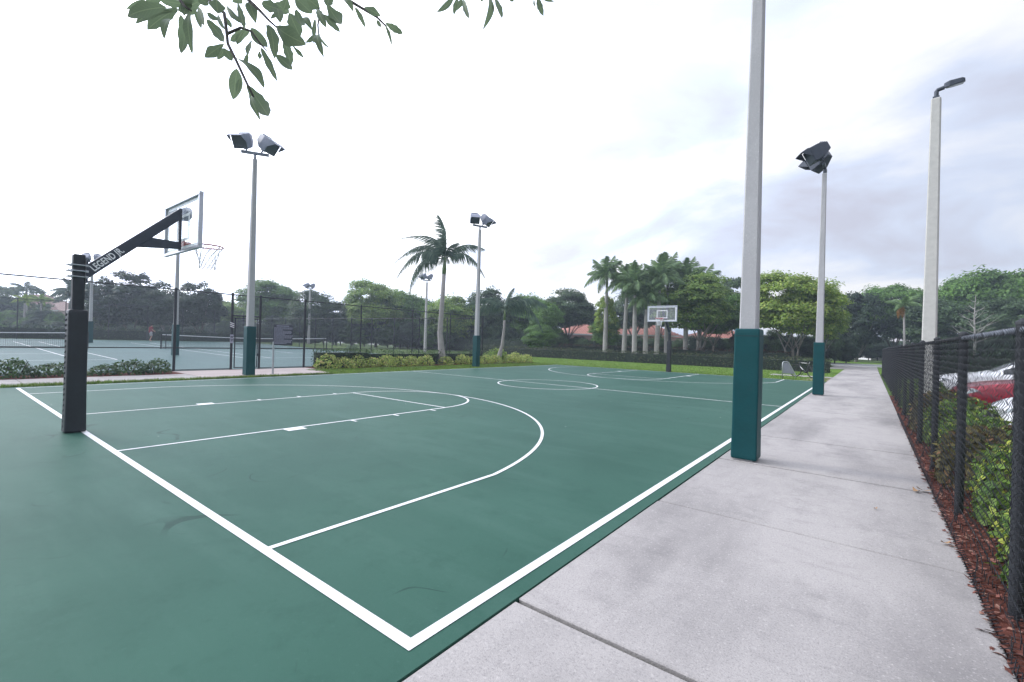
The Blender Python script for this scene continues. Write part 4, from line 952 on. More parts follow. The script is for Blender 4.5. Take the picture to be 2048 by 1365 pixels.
# ------------------------------------------------------------------ light poles
def flood_head(parent, loc, az, tilt, m):
    """box floodlight: wedge housing, hooded rim and lens; local +x is where it shines"""
    h = bpy.data.objects.new('floodlight', None)
    a, b, c = .27, .245, .38
    mb = MB()
    fr = [(.26, -a, -b), (.26, a, -b), (.26, a, b), (.26, -a, b)]; mid = [(-.05, -a * .98, -b * .95), (-.05, a * .98, -b * .95), (-.05, a * .98, b), (-.05, -a * .98, b)]; bk = [(-c, -a * .55, -b * .3), (-c, a * .55, -b * .3), (-c, a * .55, b * .75), (-c, -a * .55, b * .75)]
    vs = fr + mid + bk; fs = []
    for k in range(2):
        for i in range(4): fs.append((k * 4 + i, (k + 1) * 4 + i, (k + 1) * 4 + (i + 1) % 4, k * 4 + (i + 1) % 4))
    fs.append((8, 11, 10, 9)); fs.append((0, 1, 2, 3)); mb.add(vs, fs)
    me = mb.mesh('floodlight', [m], bevel=.012)
    o = bpy.data.objects.new('floodlight', me); link(o, parent); o.location = loc; o.rotation_euler = Euler((0, tilt, az), 'XYZ')
    v = MB(); v.add([(.265, -a - .015, b + .012), (.265, a + .015, b + .012), (.52, a * .96, b - .02), (.52, -a * .96, b - .02), (.265, -a - .015, -.05), (.265, a + .015, -.05)], [(0, 1, 2, 3), (0, 3, 4), (1, 5, 2)])
    v.add([(.265, -a - .02, b + .02), (.265, a + .02, b + .02), (.525, a * .97, b - .012), (.525, -a * .97, b - .012)], [(3, 2, 1, 0)])
    v.build('visor', m, o)
    MB().box((.264, 0, 0), (.012, a * 1.8, b * 1.75)).build('lens', 'floodlens', o)
    for k in range(3): MB().box((-.18 - k * .07, 0, b * (.97 - .06 * k) + .012), (.02, a * 1.5 - k * .1, .03)).build('cooling_fin', m, o)
    MB().tube([(-.05, 0, -b * .9), (-.05, 0, -b - .16)], .028, 8).box((-.05, 0, -b - .02), (.12, .1, .06)).build('bracket', m, o)
    return o
def light_pole(label, x, y, H, w0, w1, heads, barang, padm='pad', padw=.315, padh=1.80, headm='lampdark', rz=0.0, group='padded concrete light poles', pad=True, reach=.05):
    t = thing('light_pole', label, 'light pole', (x, y, gz(x, y)), rz, group)
    mb = MB(); mb.box((0, 0, (H - .1) / 2), (w0, w0, H + .1), taper=w1 / w0); mb.build('shaft', 'pole', t, bevel=.018)
    if pad:
        pb = MB(); e = padw / 2; i_ = w0 / 2 + .012
        outer = [(-e, -e), (e, -e), (e, e), (-e, e)]
        zs = [.015, .06, .5, .95, 1.4, padh - .06, padh]; sw = [1.015, 1.03, 1.0, 1.012, 1.0, 1.0, .97]
        vs = []; fs = []
        for z, s_ in zip(zs, sw):
            vs += [(q[0] * s_, q[1] * s_, z) for q in outer]
        n = len(zs)
        for k in range(n - 1):
            for i in range(4): fs.append((k * 4 + i, k * 4 + (i + 1) % 4, (k + 1) * 4 + (i + 1) % 4, (k + 1) * 4 + i))
        fs.append(tuple((n - 1) * 4 + i for i in range(4))); fs.append((3, 2, 1, 0))
        pb.add(vs, fs); p_ = pb.build('pad', padm, t, bevel=.02, seg=2)
        for fx, fy_, sx_, sy_ in ((0, -1, 2 * e, .004), (0, 1, 2 * e, .004), (-1, 0, .004, 2 * e), (1, 0, .004, 2 * e)): MB().box((fx * (e + .001), fy_ * (e + .001), padh - .10), (sx_ * .9, sy_ * .9, .006)).build('hem_seam', 'black', p_)
        MB().box((-e * .55, e * 1.0 + .004, padh / 2), (.05, .012, padh - .12)).build('closing_strip', padm, p_)
    MB().tube([(0, 0, H - .03), (0, 0, H + .16)], .045, 8).build('tenon', headm, t)
    ca, sa = math.cos(barang), math.sin(barang); hb = .36
    MB().box((0, 0, H + .20), (.9, .09, .09), Matrix.Rotation(barang, 3, 'Z')).build('crossbar', headm, t)
    for s, az, tilt in heads:
        flood_head(t, (ca * s * hb + reach * math.cos(az), sa * s * hb + reach * math.sin(az), H + .58), az, tilt, headm)
    return t
light_pole('near grey concrete light pole with teal pad by the sidewalk joint', 7.955, 5.56, 7.65, .245, .13, [(-1, R_(215), .75), (1, R_(150), .75)], R_(90), reach=.2)
light_pole('far right light pole with teal pad near the bicycle', 7.92, 17.45, 7.60, .245, .13, [(-1, R_(205), .50), (1, R_(160), .50)], R_(90), reach=.22)
light_pole('left light pole with teal pad standing beside the rules sign', -8.70, 5.95, 7.95, .245, .13, [(-1, R_(-55), .50), (1, R_(25), .62)], R_(60), headm='lamplight')
light_pole('middle light pole with teal pad between the two palms', -8.60, 18.2, 7.90, .245, .13, [(-1, R_(-40), .55), (1, R_(20), .62)], R_(70), headm='lamplight')
pa = gp(351, 711, .13); light_pole('tennis court light pole with dark pad behind the near hoop', -22.85, 7.72, 7.75, .245, .13, [(-1, R_(150), .6), (1, R_(200), .6)], R_(60), group='tennis court light poles', headm='lamplight')
light_pole('tennis court light pole with dark pad directly behind the black hoop post', -42.2, 7.28, 6.55, .245, .15, [(-1, R_(-30), .6), (1, R_(30), .6)], R_(60), group='tennis court light poles', headm='lamplight')
q = at(850, 700, 49); light_pole('slim light pole left of the tall palm trunk', q.x, q.y, 7.35, .26, .15, [(-1, R_(-90), .55), (1, R_(-120), .6)], R_(60), pad=False, group='tennis court light poles', headm='lamplight')
q = at(617, 690, 63); light_pole('slim light pole right of the tennis gate', q.x, q.y, 7.3, .3, .17, [(-1, R_(-150), .5), (1, R_(-130), .6)], R_(60), pad=False, group='tennis court light poles', headm='lamplight')

# street lamp right of the fence
lp = thing('street_lamp', 'pale concrete street lamp with dark flat head right of the fence', 'street lamp', (10.40, 13.30, 0), R_(-8))
H = 7.62
mb = MB(); mb.box((0, 0, H / 2 - .05), (.29, .29, H + .1), taper=.62); mb.build('shaft', mat('lamp_post_concrete', (0.47, 0.46, 0.43), .85, .08, 9, .3, 80), lp, bevel=.022)
MB().tube([(0, 0, H - .02), (0, 0, H + .17), (.02, 0, H + .20), (.14, 0, H + .22)], .045, 10).box((0, 0, H + .02), (.12, .12, .05)).build('slip_fitter', 'lampdark', lp)
hd = MB(); hv = []
for x, w, z0, z1 in ((.24, .10, -.03, .05), (.30, .14, -.05, .06), (.42, .17, -.05, .075), (.80, .17, -.04, .06), (.88, .13, -.02, .035)):
    hv += [(x, -w, z0), (x, w, z0), (x, w * .92, z1), (x, -w * .92, z1)]
hf = [(3, 2, 1, 0), (16, 17, 18, 19)]
for k in range(4):
    for i in range(4): hf.append((k * 4 + i, k * 4 + (i + 1) % 4, (k + 1) * 4 + (i + 1) % 4, (k + 1) * 4 + i))
hd.add(hv, hf); ho = hd.build('lamp_head', 'lampdark', lp, bevel=.008); ho.location = (0, 0, H + .24); ho.rotation_euler = (R_(16), R_(-3), 0); ho.scale = (.56, 1, 1)
for s in (-1, 1): MB().box((.61, s * .083, -.052), (.40, .13, .012)).build('light_panel', 'lens', ho)

# ------------------------------------------------------------------ basketball hoops
def ring_pts(cx, cy, cz, r, n=40): return [(cx + r * math.cos(2 * math.pi * i / n), cy + r * math.sin(2 * math.pi * i / n), cz) for i in range(n + 1)]
def text_mesh(body, size):
    cu = bpy.data.curves.new('lettering', 'FONT'); cu.body = body; cu.size = size; cu.offset = .004; cu.extrude = .001; cu.space_character = 1.06
    o = bpy.data.objects.new('lettering', cu); COL.objects.link(o)
    dg = bpy.context.evaluated_depsgraph_get(); me = bpy.data.meshes.new_from_object(o.evaluated_get(dg)); bpy.data.objects.remove(o); bpy.data.curves.remove(cu); return me
def hoop(label, loc, rz, seed):
    t = thing('basketball_hoop', label, 'basketball hoop', loc, rz, 'basketball hoops')
    px, py = -.02, -.065
    MB().box((px, py, 1.31), (.135, .135, 2.64)).build('post', 'black', t, bevel=.012)
    # wrap-round pad with a laced seam
    e = .112; vs = []; fs = []; zs = [.012, .05, .5, 1.0, 1.45, 1.76, 1.81]; sw = [1.12, 1.08, 1.02, 1.0, 1.0, 1.0, .95]
    for z, s in zip(zs, sw): vs += [(px + q[0] * e * s, py + q[1] * e * s, z) for q in ((-1, -1), (1, -1), (1, 1), (-1, 1))]
    for k in range(6):
        for i in range(4): fs.append((k * 4 + i, k * 4 + (i + 1) % 4, (k + 1) * 4 + (i + 1) % 4, (k + 1) * 4 + i))
    fs += [tuple(24 + i for i in range(4)), (3, 2, 1, 0)]
    pad = MB().add(vs, fs).build('pad', 'blackpad', t, bevel=.02, seg=2)
    lc = MB()
    for k in range(22): z = .08 + k * .078; lc.tube([(px - e * .2, py - e * 1.02 - .004, z), (px + e * .2, py - e * 1.02 - .004, z + .03)], .006, 4)
    lc.build('lacing', 'black', pad)
    # clamp with three bolt plates
    for k in range(3):
        z = 2.30 + k * .085
        b = MB().box((px, py - .082, z), (.17, .02, .03)).box((px, py + .085, z), (.17, .03, .03)).tube([(px - .078, py - .13, z), (px - .078, py + .10, z)], .009, 6).tube([(px + .078, py - .13, z), (px + .078, py + .10, z)], .009, 6)
        b.build('clamp_bolt', 'galv' if k != 1 else 'alu', t)
    MB().box((px, py + .088, 2.39), (.12, .02, .34)).build('mount_plate', 'blackarm', t)
    # arm and brace
    a0 = Vector((px, .045, 2.385)); a1 = Vector((px, 1.13, 3.50)); d = (a1 - a0); L = d.length; ang = math.atan2(d.z, d.y)
    rot = Matrix.Rotation(ang, 3, 'X')
    arm = MB(); hh = .078; wv = .05
    nrm = Vector((0, -math.sin(ang), math.cos(ang)))
    pts = [Vector((0, .02, 2.27)), Vector((0, 1.185, 3.43)), Vector((0, 1.185, 3.63)), Vector((0, .02, 2.49))]
    arm.add([(px - wv, q.y, q.z) for q in pts] + [(px + wv, q.y, q.z) for q in pts], [(3, 2, 1, 0), (4, 5, 6, 7), (0, 1, 5, 4), (1, 2, 6, 5), (2, 3, 7, 6), (3, 0, 4, 7)])
    am = arm.build('arm', 'blackarm', t, bevel=.008)
    br = MB(); q = [(.62, 2.868), (1.185, 2.935), (1.185, 3.045), (.80, 3.05)]
    br.add([(px - .044, a, b) for a, b in q] + [(px + .044, a, b) for a, b in q], [(3, 2, 1, 0), (4, 5, 6, 7), (0, 1, 5, 4), (1, 2, 6, 5), (2, 3, 7, 6), (3, 0, 4, 7)])
    br.build('brace', 'blackarm', t, bevel=.006)
    tm = text_mesh('LEGEND JR.', .15); tw = max(v.co.x for v in tm.vertices); th_ = max(v.co.y for v in tm.vertices); ex = Vector((0, math.cos(ang), math.sin(ang))); ey = nrm
    for s, nm in ((1, 'lettering'),):
        lo = obj('lettering', tm, am, 'white'); o_ = Vector((px + wv + .003, .105, 2.40)); mm = Matrix.Identity(4)
        for i in range(3): mm[i][0] = ex[i] * .50 / tw; mm[i][1] = ey[i] * .095 / th_; mm[i][2] = (1, 0, 0)[i]; mm[i][3] = o_[i]
        lo.matrix_local = mm
    # backboard
    bw, z0, z1, by = .845, 2.875, 3.775, 1.215
    board = MB().box((0, by, (z0 + z1) / 2), (bw * 2 - .09, .012, z1 - z0 - .09)).build('backboard', 'glass', t)
    f = .05
    for nm, c, s in (('frame', (0, by, z1 - f / 2), (bw * 2, .06, f)), ('frame', (0, by, z0 + f / 2), (bw * 2, .06, f)), ('frame', (-bw + f / 2, by, (z0 + z1) / 2), (f, .06, z1 - z0 - 2 * f - .002)), ('frame', (bw - f / 2, by, (z0 + z1) / 2), (f, .06, z1 - z0 - 2 * f - .002))):
        MB().box(c, s).build(nm, 'alu', board, bevel=.004)
    yb = by + .009
    def border(nm, x0, x1, za, zb, w, par):
        MB().box(((x0 + x1) / 2, yb, zb - w / 2), (x1 - x0, .003, w)).box(((x0 + x1) / 2, yb, za + w / 2), (x1 - x0, .003, w)).box((x0 + w / 2, yb, (za + zb) / 2), (w, .003, zb - za - 2 * w - .001)).box((x1 - w / 2, yb, (za + zb) / 2), (w, .003, zb - za - 2 * w - .001)).build(nm, 'white', par)
    border('target_square', -.305, .305, 3.07, 3.52, .045, board); border('border_stripe', -bw + .055, bw - .055, z0 + .055, z1 - .055, .05, board)
    MB().box((0, by - .03, 3.26), (.018, .04, .72)).build('back_strut', 'blackarm', t)
    # rim, bracket and net
    rc = (0, 1.605, 3.05); rr = .232
    rim = MB().tube(ring_pts(*rc, rr), .0115, 8, False).build('rim', 'rim', t, smooth=True)
    MB().box((0, by + .06, 3.035), (.16, .10, .05)).box((0, by + .014, 3.0), (.18, .012, .16)).tube([(-.07, by + .1, 3.03), (-.10, 1.44, 3.045)], .012, 6).tube([(.07, by + .1, 3.03), (.10, 1.44, 3.045)], .012, 6).build('rim_bracket', 'rim', rim, bevel=.004)
    nt_ = MB(); nk = 12; lv = [(3.04, .228), (2.95, .19), (2.87, .155), (2.79, .13), (2.72, .118), (2.65, .125)]
    for k in range(nk):
        for l in range(5):
            off = .5 if l % 2 else 0; off2 = .5 - off
            a = 2 * math.pi * (k + off) / nk
            for s in (-.5, .5):
                b = 2 * math.pi * (k + off + s) / nk
                nt_.tube([(rc[0] + lv[l][1] * math.cos(a), rc[1] + lv[l][1] * math.sin(a), lv[l][0]), (rc[0] + lv[l + 1][1] * math.cos(b), rc[1] + lv[l + 1][1] * math.sin(b), lv[l + 1][0])], .0050, 4, False)
    nt_.build('net', 'cord', t)
    return t
h1 = hoop('near black basketball hoop with padded post and lettered arm', (0, 0, 0), 0, 1)
h2 = copy_tree(h1); h2.location = (0.0, LC + .12, 0); h2.rotation_euler = (0, 0, math.pi); h2['label'] = 'far basketball hoop facing the camera in front of the royal palms'

# ------------------------------------------------------------------ bicycle and rack
def bicycle():
    f_ = gp(1597, 750); b_ = gp(1624, 758)
    p = Vector((5.55, 29.35, 0)); t = thing('bicycle', 'dark bicycle with white trim leaning on the rack by the padded pole', 'bicycle', (6.42, 28.7, 0.0), R_(-52))
    t.rotation_euler = Euler((R_(8), 0, R_(148)), 'XYZ')
    def wheel(x):
        w = MB().tube([(x + .335 * math.cos(a), 0, .35 + .335 * math.sin(a)) for a in np.linspace(0, 2 * math.pi, 33)], .022, 8, False).build('wheel', 'tyre', t, smooth=True)
        MB().tube([(x + .308 * math.cos(a), 0, .35 + .308 * math.sin(a)) for a in np.linspace(0, 2 * math.pi, 33)], .010, 6, False).build('rim', 'black', w)
        sp = MB()
        for k in range(16): a = k * math.pi / 8; sp.tube([(x, .02 * (-1) ** k, .35), (x + .305 * math.cos(a), 0, .35 + .305 * math.sin(a))], .002, 3, False)
        sp.tube([(x, -.05, .35), (x, .05, .35)], .02, 8); sp.build('spokes', 'black', w)
    wheel(.52); wheel(-.52)
    fr = MB(); bbk = (-.08, 0, .30); st = (-.22, 0, .78); hd1 = (.33, 0, .82); hd0 = (.37, 0, .68)
    fr.tube([bbk, st], .019, 8).tube([st, hd1], .018, 8).tube([bbk, hd0], .022, 8).tube([hd1, hd0], .021, 8)
    for s in (-.05, .05): fr.tube([bbk, (-.52, s, .35)], .010, 6).tube([(-.215, 0, .74), (-.52, s, .35)], .009, 6)
    fr.build('frame', mat('bike_frame_black', (.015, .018, .025), .35), t)
    MB().box((.17, .023, .50), (.26, .003, .022), Matrix.Rotation(-.70, 3, 'Y')).box((.06, .02, .80), (.30, .003, .018)).build('frame_stripe', 'white', t)
    fk = MB()
    for s in (-.045, .045): fk.tube([(.37, s, .68), (.52, s, .35)], .013, 6)
    fk.box((.372, 0, .68), (.05, .12, .04)); fk.build('fork', 'black', t)
    MB().tube([hd1, (.31, 0, .93)], .014, 6).tube([(.27, -.30, .96), (.31, -.12, .94), (.31, .12, .94), (.27, .30, .96)], .012, 8).build('handlebar', 'black', t)
    MB().tube([st, (-.25, 0, .90)], .013, 6).build('seat_post', 'galv', t)
    MB().add([(-.40, -.075, .92), (-.40, .075, .92), (-.28, .06, .925), (-.12, .02, .915), (-.12, -.02, .915), (-.28, -.06, .925), (-.38, -.05, .88), (-.38, .05, .88), (-.14, 0, .885)], [(0, 5, 4, 3, 2, 1), (0, 1, 7, 6), (1, 2, 3, 8, 7), (0, 6, 8, 4, 5), (3, 4, 8), (6, 7, 8)]).build('saddle', 'black', t)
    MB().tube([(-.08, -.07, .30), (-.08, .07, .30)], .05, 12).box((.0, .085, .22), (.16, .02, .02), Matrix.Rotation(.8, 3, 'Y')).box((.06, .10, .16), (.08, .07, .02)).box((-.16, -.085, .38), (.16, .02, .02), Matrix.Rotation(.8, 3, 'Y')).box((-.22, -.10, .44), (.08, .07, .02)).build('crankset', 'black', t)
bicycle()
rk = thing('bicycle_rack', 'grey bent tube bicycle rack with metal panel on the lawn', 'bicycle rack', (5.72, 27.2, 0), AZR)
MB().tube([(-.16, 0, -.1), (-.16, 0, .78), (-.12, 0, .85), (.10, 0, .85), (.18, 0, .80), (.55, 0, .15), (.58, 0, -.1)], .028, 10).build('tube', 'galv', rk, smooth=True)
MB().add([(-.13, -.01, .22), (.50, -.01, .22), (.15, -.01, .80), (-.13, -.01, .80), (-.13, .01, .22), (.50, .01, .22), (.15, .01, .80), (-.13, .01, .80)], [(0, 1, 2, 3), (7, 6, 5, 4), (0, 4, 5, 1), (1, 5, 6, 2), (2, 6, 7, 3), (3, 7, 4, 0)]).build('panel', mat('rack_panel', (.27, .28, .33), .6, .1, 6), rk)

# ------------------------------------------------------------------ white car behind the fence
def car():
    t = thing('parked_car', 'white parked car nearest the camera, only its nose in view', 'car', (15.50, 9.55, 0.0), R_(90), 'cars parked behind the fence')
    # stations from rear (y=0) to front: y, half width, floor, belt height, half width of roof, roof height
    S = [(-.02, .66, .42, .80, .60, .82), (.0, .80, .34, .96, .74, 1.00), (.10, .88, .26, 1.02, .78, 1.06), (.40, .905, .20, 1.00, .70, 1.20), (.75, .91, .20, .98, .62, 1.36), (1.15, .91, .20, .97, .585, 1.45), (1.7, .915, .20, .96, .585, 1.48), (2.3, .915, .20, .95, .58, 1.44), (2.75, .91, .20, .94, .60, 1.28), (3.15, .905, .20, .93, .66, 1.05), (3.4, .90, .20, .92, .70, .97), (3.9, .88, .20, .86, .68, .90), (4.3, .84, .24, .76, .62, .80), (4.5, .72, .32, .62, .52, .66), (4.55, .55, .40, .55, .40, .58)]
    A = np.array(S); tt = np.linspace(0, len(S) - 1, 57)
    def st(t):
        k = int(min(max(math.floor(t), 0), len(S) - 2)); f = t - k; P0, P1, P2, P3 = A[max(k - 1, 0)], A[k], A[k + 1], A[min(k + 2, len(S) - 1)]
        m1, m2 = (P2 - P0) * .35, (P3 - P1) * .35
        return P1 * (2 * f ** 3 - 3 * f * f + 1) + m1 * (f ** 3 - 2 * f * f + f) + P2 * (-2 * f ** 3 + 3 * f * f) + m2 * (f ** 3 - f * f)
    def ring(t):
        y, w, zf, zb, wr, zr = st(t)
        return y, [(0, zf), (w * .85, zf), (w * .97, zf + .12), (w, zf + (zb - zf) * .55), (w * .985, zb - .07), (w * .95, zb), (wr + (w * .95 - wr) * .12, zb + (zr - zb) * .86), (wr * .82, zr + .004), (wr * .45, zr + .016), (0, zr + .02)]
    V = []; F = []
    for t_ in tt:
        y, rg = ring(t_); V += [(x, y, z) for x, z in rg] + [(-x, y, z) for x, z in rg[-2:0:-1]]
    n = 18
    for i in range(len(tt) - 1):
        for j in range(n): F.append((i * n + j, i * n + (j + 1) % n, (i + 1) * n + (j + 1) % n, (i + 1) * n + j))
    F.append(tuple(range(n - 1, -1, -1))); F.append(tuple((len(tt) - 1) * n + j for j in range(n)))
    me = bpy.data.meshes.new('body'); me.from_pydata(V, [], F); me.materials.append(M['car']); me.polygons.foreach_set('use_smooth', [True] * (len(F) - 2) + [False] * 2); me.update()
    body = link(bpy.data.objects.new('body', me), t)
    def patch(nm, t0, t1, a, sg, m='window', k=10, trim=.12):
        """a pane that follows the body between two stations and two ring points, 8 mm proud"""
        vs = []; fs = []
        for i in range(k + 1):
            y, rg = ring(t0 + (t1 - t0) * i / k)
            if sg == 0: row = [(x * 1.005, y - .008, z + .010) for x, z in rg[a:]]; row = [(x * (.93 if q == 0 else 1), y_, z) for q, (x, y_, z) in enumerate(row)]; row = row + [(-x, y_, z) for x, y_, z in row[-2::-1]]
            else: (x0, z0), (x1, z1) = rg[a], rg[a + 1]; row = [(sg * (x0 + (x1 - x0) * f + .010), y, z0 + (z1 - z0) * f + .004) for f in (trim, .35, .6, .86)]
            vs += row
        w_ = len(row)
        for i in range(k):
            for j in range(w_ - 1): fs.append((i * w_ + j, i * w_ + j + 1, (i + 1) * w_ + j + 1, (i + 1) * w_ + j))
        return MB().add(vs, fs).build(nm, m, t, smooth=True)
    patch('rear_window', 2.25, 4.75, 6, 0); patch('windscreen', 7.4, 9.3, 6, 0)
    for sg in (-1, 1): patch('side_window', 3.6, 5.95, 5, sg); patch('side_window', 6.05, 8.6, 5, sg)
    for s in (-1, 1):
        MB().add([(s * .93, .07, .80), (s * .93, .30, .83), (s * .90, .30, .93), (s * .90, .05, .93), (s * .60, -.045, .92), (s * .60, -.05, .82)], [(0, 1, 2, 3), (5, 0, 3, 4)] if s > 0 else [(3, 2, 1, 0), (4, 3, 0, 5)]).build('tail_light', 'taillight', t)
        MB().add([(s * .80, -.035, .72), (s * .60, -.05, .84), (s * .86, .0, .84)], [(0, 1, 2) if s < 0 else (2, 1, 0)]).build('lower_tail_light', 'taillight', t)
        mr = MB(); mr.box((s * 1.0, 2.75, 1.02), (.20, .10, .14), taper=.85).box((s * .90, 2.78, .98), (.10, .05, .04)); mr.build('side_mirror', 'car', t, bevel=.03, seg=2)
        for y in (.85, 3.55):
            w = MB().tube([(s * .70, y, .33), (s * .72, y, .33), (s * .91, y, .33), (s * .93, y, .33)], [.30, .335, .335, .30], 24).build('wheel', 'tyre', t, smooth=True)
            rm = MB().tube([(s * .932, y, .33), (s * .940, y, .33)], [.215, .20], 20)
            for k in range(5): a = k * 1.2566; rm.tube([(s * .945, y, .33), (s * .945, y + .19 * math.cos(a), .33 + .19 * math.sin(a))], .025, 5)
            rm.build('rim', 'alu', w)
        MB().box((s * .925, 2.2, .82), (.02, .17, .03)).build('door_handle', 'car', t, bevel=.006)
    MB().box((0, -.052, .87), (1.20, .02, .085)).build('light_bar', 'taillight', t, bevel=.006)
    MB().box((0, .02, .40), (1.36, .16, .20)).build('lower_bumper', 'black', t, bevel=.03, seg=2)
    MB().box((0, -.055, .66), (.32, .012, .15)).build('number_plate', 'white', t)
    for s in (-1, 1):
        MB().add([(s * .50, 4.545, .60), (s * .80, 4.43, .62), (s * .865, 4.20, .72), (s * .80, 4.30, .775), (s * .55, 4.50, .70)], [(0, 1, 2, 3, 4) if s < 0 else (4, 3, 2, 1, 0)]).build('headlight', 'lens', t)
    MB().box((0, 4.56, .50), (.86, .02, .14)).build('grille', 'black', t, bevel=.006); MB().box((0, 4.50, .32), (1.3, .10, .10)).build('front_bumper', 'black', t, bevel=.02)
    MB().box((0, 4.575, .52), (.13, .012, .06)).build('emblem', 'alu', t)
    return t
c1 = car()
M['redcar'] = mat('red_car_paint', (0.28, 0.014, 0.03), 0.2, 0.03, 3, spec=0.6)
c2 = copy_tree(c1); c2.location = (15.45, 14.0, 0); c2['label'] = 'red parked car behind the fence, between two white cars'
for ch in c2.children:
    if ch.name.split('.')[0] in ('body', 'side_mirror', 'door_handle'): ch.material_slots[0].link = 'OBJECT'; ch.material_slots[0].material = M['redcar']
c3 = copy_tree(c1); c3.location = (15.5, 19.4, 0); c3['label'] = 'white parked sedan farthest along behind the fence, roof and windows in view'

# shrubs and mulch between the fence and the parking lot
names = ['leafy green shrub pressed against the nearest fence panel', 'yellow-leaved shrub behind the second fence panel', 'bronze green shrub behind the second fence post', 'green shrub in front of the white car', 'bushy shrub behind the third fence panel', 'green shrub just before the lamp pole', 'shrub hiding the foot of the lamp pole', 'green shrub behind the fence past the lamp pole', 'small shrub farther along the fence behind thin posts', 'farthest shrub of the bed behind the fence']
for i, lb in enumerate(names):
    y_ = 3.1 + i * 1.55
    shrub('bed_shrub', lb, 10.52 + .08 * math.sin(i * 2.3), y_, .66, .76 + .10 * math.sin(i * 1.7), SH[4], 'f_bedred' if i in (2, 5) else 'f_bed', 'shrubs in the bed behind the fence', ry=.85)
shrub('bed_shrub', 'low green shrub nearest the camera behind the fence', 10.75, 1.7, .5, .6, SH[4], 'f_bed', 'shrubs in the bed behind the fence', ry=.7)
def chips():
    n = 9000; x = 9.86 + 1.25 * rng.random(n) ** 1.3; y = -1 + 13 * rng.random(n) ** 1.4; P = np.stack([x, y, -.012 + .02 * rng.random(n)], 1)
    # a few chips spilled on the sidewalk edge
    P[:260, 0] = 9.885 - np.abs(rng.normal(size=260)) * .028; P[:260, 2] = .002
    V, F = leaf_quads(P, np.array([0, 0, 1.]) + rng.normal(size=(n, 3)) * .35, .045, .022, rng)
    V[:, 2] = np.maximum(V[:, 2], -.006)
    o = link(bpy.data.objects.new('mulch', fast_mesh('mulch', V, F, 'chip'))); o['kind'] = 'stuff'; tag(o, 'reddish brown bark mulch along the foot of the black fence', 'mulch')
chips()
# dry leaves dropped on the sidewalk
for i, (x, y_, a, s, lb) in enumerate(((9.80, 5.38, .3, 1.5, 'curled tan dry leaf on the sidewalk by the second fence post'), (9.72, 5.30, 2.0, 1.2, 'flat tan dry leaf beside the curled leaf on the sidewalk'), (9.36, 4.26, 1.2, .6, 'tiny dark leaf alone in the middle of the sidewalk'), (9.80, 3.62, .8, .9, 'brown dry leaf at the sidewalk edge below the fence'))):
    mb = MB(); pts = []
    for k in range(7):
        tt = k / 6; w = .018 * math.sin(math.pi * (.08 + .9 * tt)); z = .004 + .022 * (2 * tt - 1) ** 2
        pts.append(((tt - .5) * .10, -w, z + .006)); pts.append(((tt - .5) * .10, w, z))
    mb.add(pts, [(2 * k, 2 * k + 2, 2 * k + 3, 2 * k + 1) for k in range(6)])
    o = mb.build('dry_leaf', 'dryleaf'); o.location = (x, y_, .001); o.rotation_euler = (0, 0, a); o.scale = (s, s, s); tag(o, lb, 'leaf', 'dry leaves on the sidewalk')

